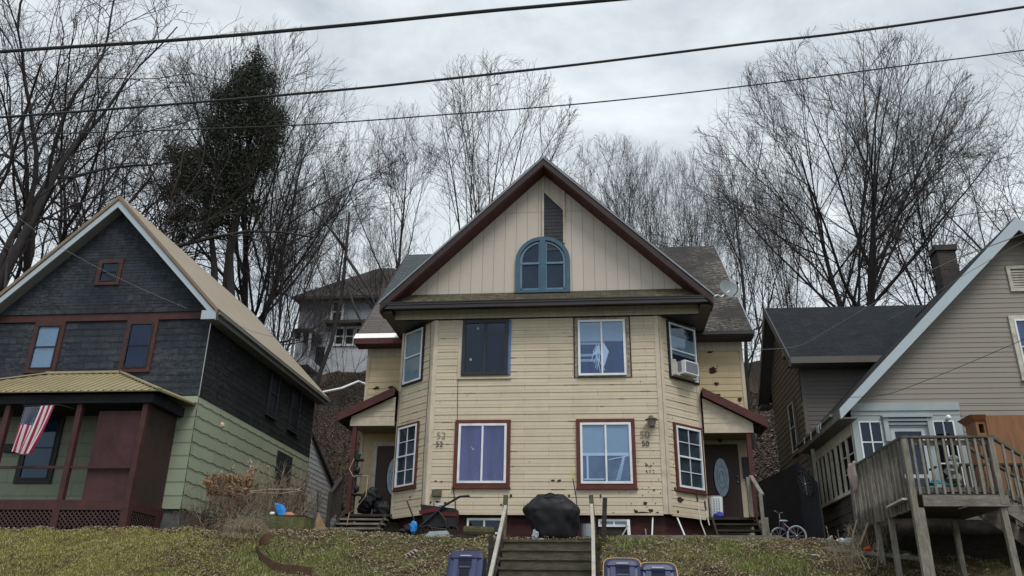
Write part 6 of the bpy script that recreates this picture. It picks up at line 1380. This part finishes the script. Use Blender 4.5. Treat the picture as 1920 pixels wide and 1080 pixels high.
# dry hydrangea and brush by green wall
def shrub(label,name,px,Y,n,h,spread,rng,mat,heads=None,headmat=None,cat='shrub',seed=0):
    base=W(px,985,Y); z=hz(base.x,Y); t=thing(name,label,cat,(base.x,Y,z))
    P=np.zeros((n,3)); P[:,:2]=rng.normal(size=(n,2))*spread*.25; D=unit(np.concatenate([rng.normal(size=(n,2))*.35,np.ones((n,1))],1)); L=h*(.5+.6*rng.random(n))
    p,r=grow(P,D,L,np.full(n,.010),6,.12,.03,.5,rng); q=spawn(p,r,L,5,.25,.95,20,60,.4,.7,rng); p2,r2=grow(*q,4,.15,.03,.5,rng); q3=spawn(p2,r2,q[2],4,.2,.95,20,60,.5,.7,rng,rmin=.003); p3,r3=grow(*q3,3,.15,.02,.5,rng)
    v,f=join([tubes(p,r,4),tubes(p2,r2,3),tubes(p3,r3,3)]); np_mesh('stems',v,f,mat,t)
    if heads:
        mb=None
        for i,(hx,hy,hr,nn) in enumerate(heads):
            c=np.array(W(hx,hy,Y-.1)-Vector(t.location)); V,F=leafcloud(c[None],nn,.035,hr,rng); np_mesh('flower_head',V,F,headmat,t)
    return t
rg=np.random.default_rng(9)
hm=leafmat('dried_tan_petals',[(.17,.10,.055),(.32,.195,.11),(.44,.30,.185)])
hm2=leafmat('pale_dried_petals',[(.38,.28,.20),(.55,.42,.30)])
heads=[(400+random.uniform(-12,70),905+random.uniform(-14,22),.045,130) for _ in range(26)]+[(412,900,.06,200),(430,897,.06,200),(405,912,.06,200),(448,915,.05,150),(395,920,.05,150)]
shrub('dry brown hydrangea bush with tan flower heads before the green wall','hydrangea_bush',430,19.1,60,1.35,1.3,rg,M['stem'],heads,hm)
shrub('pale stemmed dry shrub with small whitish heads left of the planter box','dry_shrub',495,19.6,45,1.7,1.0,rg,M['stemg'],[(470,890,.04,120),(467,864,.025,40),(482,877,.025,50),(502,876,.02,40),(436,878,.02,30),(471,880,.04,80)],hm2)
shrub('grey brown dry shrub standing behind the planter box','dry_shrub',555,20.2,40,1.6,1.0,rg,M['stem'])
shrub('low brown dry shrub at the corner of the green wall','dry_shrub',372,19.3,40,.8,.9,rg,M['stem'])
shrub('bare thin weeds in the shade under the grey house porch','dry_weeds',1630,18.4,30,.7,.9,rg,M['stemg'],cat='weeds')
shrub('pale dead weed stalks on the bank before the deck','dry_weeds',1590,16.9,16,.8,.7,rg,M['stemg'],cat='weeds')
mb=MB(); mb.tube([W(444,900,19.3),W(432,850,19.3),W(417,798,19.3)],.008,4); fs_=mb.build('stalk',M['stem']); FS=thing('tall_seed_stalk','single tall stalk with a brown seed head before the green wall','plant',tuple(W(444,960,19.3))); fs_.parent=FS; fs_.data.transform(Matrix.Translation(-Vector(FS.location)))
mb=MB(); mb.sphere(W(417,797,19.3),.06,(1,.8,1.2),8,6,.2); mb.build('seed_head',M['hydp'],FS)
# drooping dry grass clump
def tuft(label,px,py,Y,n,h,sp,mat,name='grass_clump'):
    rng=np.random.default_rng(int(px)); b=W(px,py,Y); P=np.zeros((n,3)); P[:,:2]=rng.normal(size=(n,2))*sp*.4; D=unit(np.concatenate([rng.normal(size=(n,2))*.5,np.ones((n,1))],1)); p,r=grow(P,D,h*(.5+.6*rng.random(n)),np.full(n,.006),6,.08,-.28,.3,rng)
    v,f=tubes(p,r,3); o=np_mesh(name,v,f,mat); o.location=(b.x,b.y,hz(b.x,b.y)); tag(o,label,'grass clump')
tuft('drooping straw coloured grass clump below the dry shrubs',462,985,18.5,260,.75,.5,M['stemg'])
tuft('small drooping straw tuft on the bank left of the curved edging',440,1010,18.0,120,.45,.5,M['stemg'])
# ------------------------------------------------------------ grass + litter
rng=np.random.default_rng(2)
def blades(n,x0,x1,y0,y1,hmin,hmax,mask,mat,name,wid=.007):
    x=rng.uniform(x0,x1,n); y=rng.uniform(y0,y1,n); k=mask(x,y); x=x[k];y=y[k]; n=len(x); z=H(x,y)-.01
    a=rng.random(n)*6.28; h=rng.uniform(hmin,hmax,n); lean=rng.normal(size=(n,2))*.45
    b=np.stack([x,y,z],1); d=np.stack([np.cos(a),np.sin(a),np.zeros(n)],1)*wid; tip=b+np.stack([lean[:,0]*h,lean[:,1]*h,h],1); mid=b+np.stack([lean[:,0]*h*.35,lean[:,1]*h*.35,h*.6],1)
    V=np.stack([b-d,b+d,mid+d*.7,mid-d*.7,tip],1).reshape(-1,3); i=np.arange(n)*5
    F=np.concatenate([np.stack([i,i+1,i+2,i+3],1),np.stack([i+3,i+2,i+4,i+4],1)])
    # use quads + degenerate-free tri via separate array
    me=bpy.data.meshes.new(name); tri=np.concatenate([np.stack([i,i+1,i+2],1),np.stack([i,i+2,i+3],1),np.stack([i+3,i+2,i+4],1)])
    o=np_mesh(name,V,tri,mat); o['kind']='stuff'; return o
def patch(x,y,s,ph): return np.sin(x*s+ph)*np.cos(y*s*1.3-ph*2)+.5*np.sin(x*s*2.3+y*1.7+ph)+.35*np.sin(x*s*5.1-y*4.3)
leafy=lambda x,y:np.exp(-((x+3.9)/1.9)**2)*np.clip((y-17.0)/.7,0,1)+np.exp(-((x-4.6)/1.3)**2)*np.clip((y-16.8)/.8,0,1)+.8*np.exp(-((x-1.3)/.9)**2)*np.clip((17.2-y)/.5,0,1)
instair=lambda x,y:(x>-2.25)&(x<-.05)&(y<18.9)
gL=leafmat('lawn_blades_olive',[(.13,.13,.03),(.24,.22,.06),(.34,.30,.10),(.42,.36,.17)])
gG=leafmat('bank_blades_green',[(.05,.085,.015),(.11,.16,.035),(.22,.24,.08),(.36,.31,.17)])
gS=leafmat('dry_blades_straw',[(.18,.14,.075),(.32,.26,.15),(.45,.38,.25)])
o=blades(90000,-16,-7.0,14.6,18.9,.02,.055,lambda x,y:(rng.random(len(x))<np.clip((-7.2-x)/1.2,0,1))&(y<18.2+.1*np.sin(x*3)),gL,'lawn_grass'); tag(o,'short olive lawn grass before the slate house','grass',kind='stuff')
o=blades(90000,-8.4,7,14.6,19.0,.025,.09,lambda x,y:(patch(x,y,1.3,.4)-1.3*leafy(x,y)+rng.normal(size=len(x))*.35>.0)&~instair(x,y)&(x<6.5),gG,'bank_grass'); tag(o,'green patchy grass on the bank','grass',kind='stuff')
o=blades(45000,-16,8,14.6,19.2,.02,.07,lambda x,y:(patch(x,y,1.3,.4)+rng.normal(size=len(x))*.5<.6)&~instair(x,y)&(rng.random(len(x))>.8*leafy(x,y)),gS,'dry_grass'); tag(o,'dry straw grass scattered over the bank','grass',kind='stuff')
def litter(n,x0,x1,y0,y1,size,mask,mat,name,label):
    x=rng.uniform(x0,x1,n); y=rng.uniform(y0,y1,n); k=mask(x,y); x=x[k];y=y[k]; n=len(x); c=np.stack([x,y,H(x,y)+.02+.03*rng.random(n)],1)
    nrm_=unit(np.stack([rng.normal(size=n)*.35,rng.normal(size=n)*.35-.35,np.ones(n)],1)); a=unit(np.cross(nrm_,rng.normal(size=(n,3)))); b=np.cross(nrm_,a); s=(size*(.5+rng.random((n,1))))
    V=np.stack([c-a*s,c-a*s*.2+b*s*.55+nrm_*s*.25,c+a*s,c-a*s*.1-b*s*.5+nrm_*s*.2],1).reshape(-1,3); F=np.arange(n*4).reshape(n,4); o=np_mesh(name,V,F,mat); tag(o,label,'leaves',kind='stuff')
lm=leafmat('fallen_leaves_bank',[(.06,.042,.028),(.14,.10,.068),(.22,.17,.12),(.32,.27,.21)]); lh=leafmat('fallen_leaves_hill',[(.026,.020,.017),(.055,.043,.035),(.11,.088,.072),(.20,.17,.145)])
litter(30000,-8.8,7.5,14.6,19.3,.027,lambda x,y:(patch(x,y,1.3,.4)-1.5*leafy(x,y)+rng.normal(size=len(x))*.4<.1)&~instair(x,y),lm,'fallen_leaves','brown fallen leaves lying on the bank')
litter(4000,-16,-8.5,17.2,18.4,.03,lambda x,y:y>17.75,lm,'fallen_leaves','pale dry litter along the foot of the slate house porch')
litter(75000,-17,-5.5,22.5,50,.05,lambda x,y:~((x<-10.3)&(y<33)),lh,'hill_leaves','brown leaf litter on the slope left of the duplex')
litter(50000,3.8,10,22.5,44,.05,lambda x,y:~((x>5.5)&(y<27)),lh,'hill_leaves','brown leaf litter on the slope right of the duplex')
# ------------------------------------------------------------ sky, sun, camera
w=bpy.data.worlds.new('World'); S.world=w; w.use_nodes=True; nt=w.node_tree; nt.nodes.clear()
SUN_EL,SUN_AZ=math.radians(57),math.radians(148)
o=N(nt,'ShaderNodeOutputWorld'); bg=N(nt,'ShaderNodeBackground'); sky=N(nt,'ShaderNodeTexSky'); sky.sky_type='NISHITA'; sky.sun_disc=False; sky.sun_elevation=SUN_EL; sky.sun_rotation=SUN_AZ
bg.inputs[1].default_value=.1; nt.links.new(sky.outputs[0],bg.inputs[0])
tc=N(nt,'ShaderNodeTexCoord'); sx=N(nt,'ShaderNodeSeparateXYZ'); nt.links.new(tc.outputs['Generated'],sx.inputs[0])
mp=N(nt,'ShaderNodeMapping'); mp.inputs['Scale'].default_value=(1,1,2.2); nt.links.new(tc.outputs['Generated'],mp.inputs[0])
f1=noise(nt,mp.outputs[0],4.6,8,.58,dist=.35); f2=noise(nt,mp.outputs[0],11,6,.62)
cl=ramp(nt,f1,[(.30,(.45,.49,.52)),(.45,(.56,.605,.63)),(.58,(.66,.71,.725)),(.70,(.78,.83,.83))])
cl=mixc(nt,.2,cl,ramp(nt,f2,[(.3,(.35,.42,.50)),(.7,(.88,.92,.93))]))
b2=N(nt,'ShaderNodeBackground'); nt.links.new(cl,b2.inputs[0]); b2.inputs[1].default_value=.90
mx=N(nt,'ShaderNodeMixShader'); mx.inputs[0].default_value=.88; nt.links.new(bg.outputs[0],mx.inputs[1]); nt.links.new(b2.outputs[0],mx.inputs[2]); nt.links.new(mx.outputs[0],o.inputs[0])
l=bpy.data.lights.new('sun','SUN'); l.energy=1.5; l.angle=math.radians(25); l.color=(1,.95,.88); lo=bpy.data.objects.new('sun',l); COL.objects.link(lo)
d=Vector((math.sin(SUN_AZ)*math.cos(SUN_EL),math.cos(SUN_AZ)*math.cos(SUN_EL),math.sin(SUN_EL))); lo.rotation_euler=d.to_track_quat('Z','Y').to_euler(); lo.location=(0,-20,40)
cam=bpy.data.cameras.new('camera'); co=bpy.data.objects.new('camera',cam); COL.objects.link(co); co.location=CAM
R=Matrix((CR,CU,-CF)).transposed(); co.rotation_euler=R.to_euler(); cam.sensor_width=36; cam.lens=FPX/1920*36; cam.clip_end=3000; cam.clip_start=.1; S.camera=co
S.view_settings.view_transform='Standard'; S.view_settings.look='None'; S.view_settings.exposure=.58; S.view_settings.gamma=1
print('polys',sum(len(o.data.polygons) for o in bpy.data.objects if o.type=='MESH'))
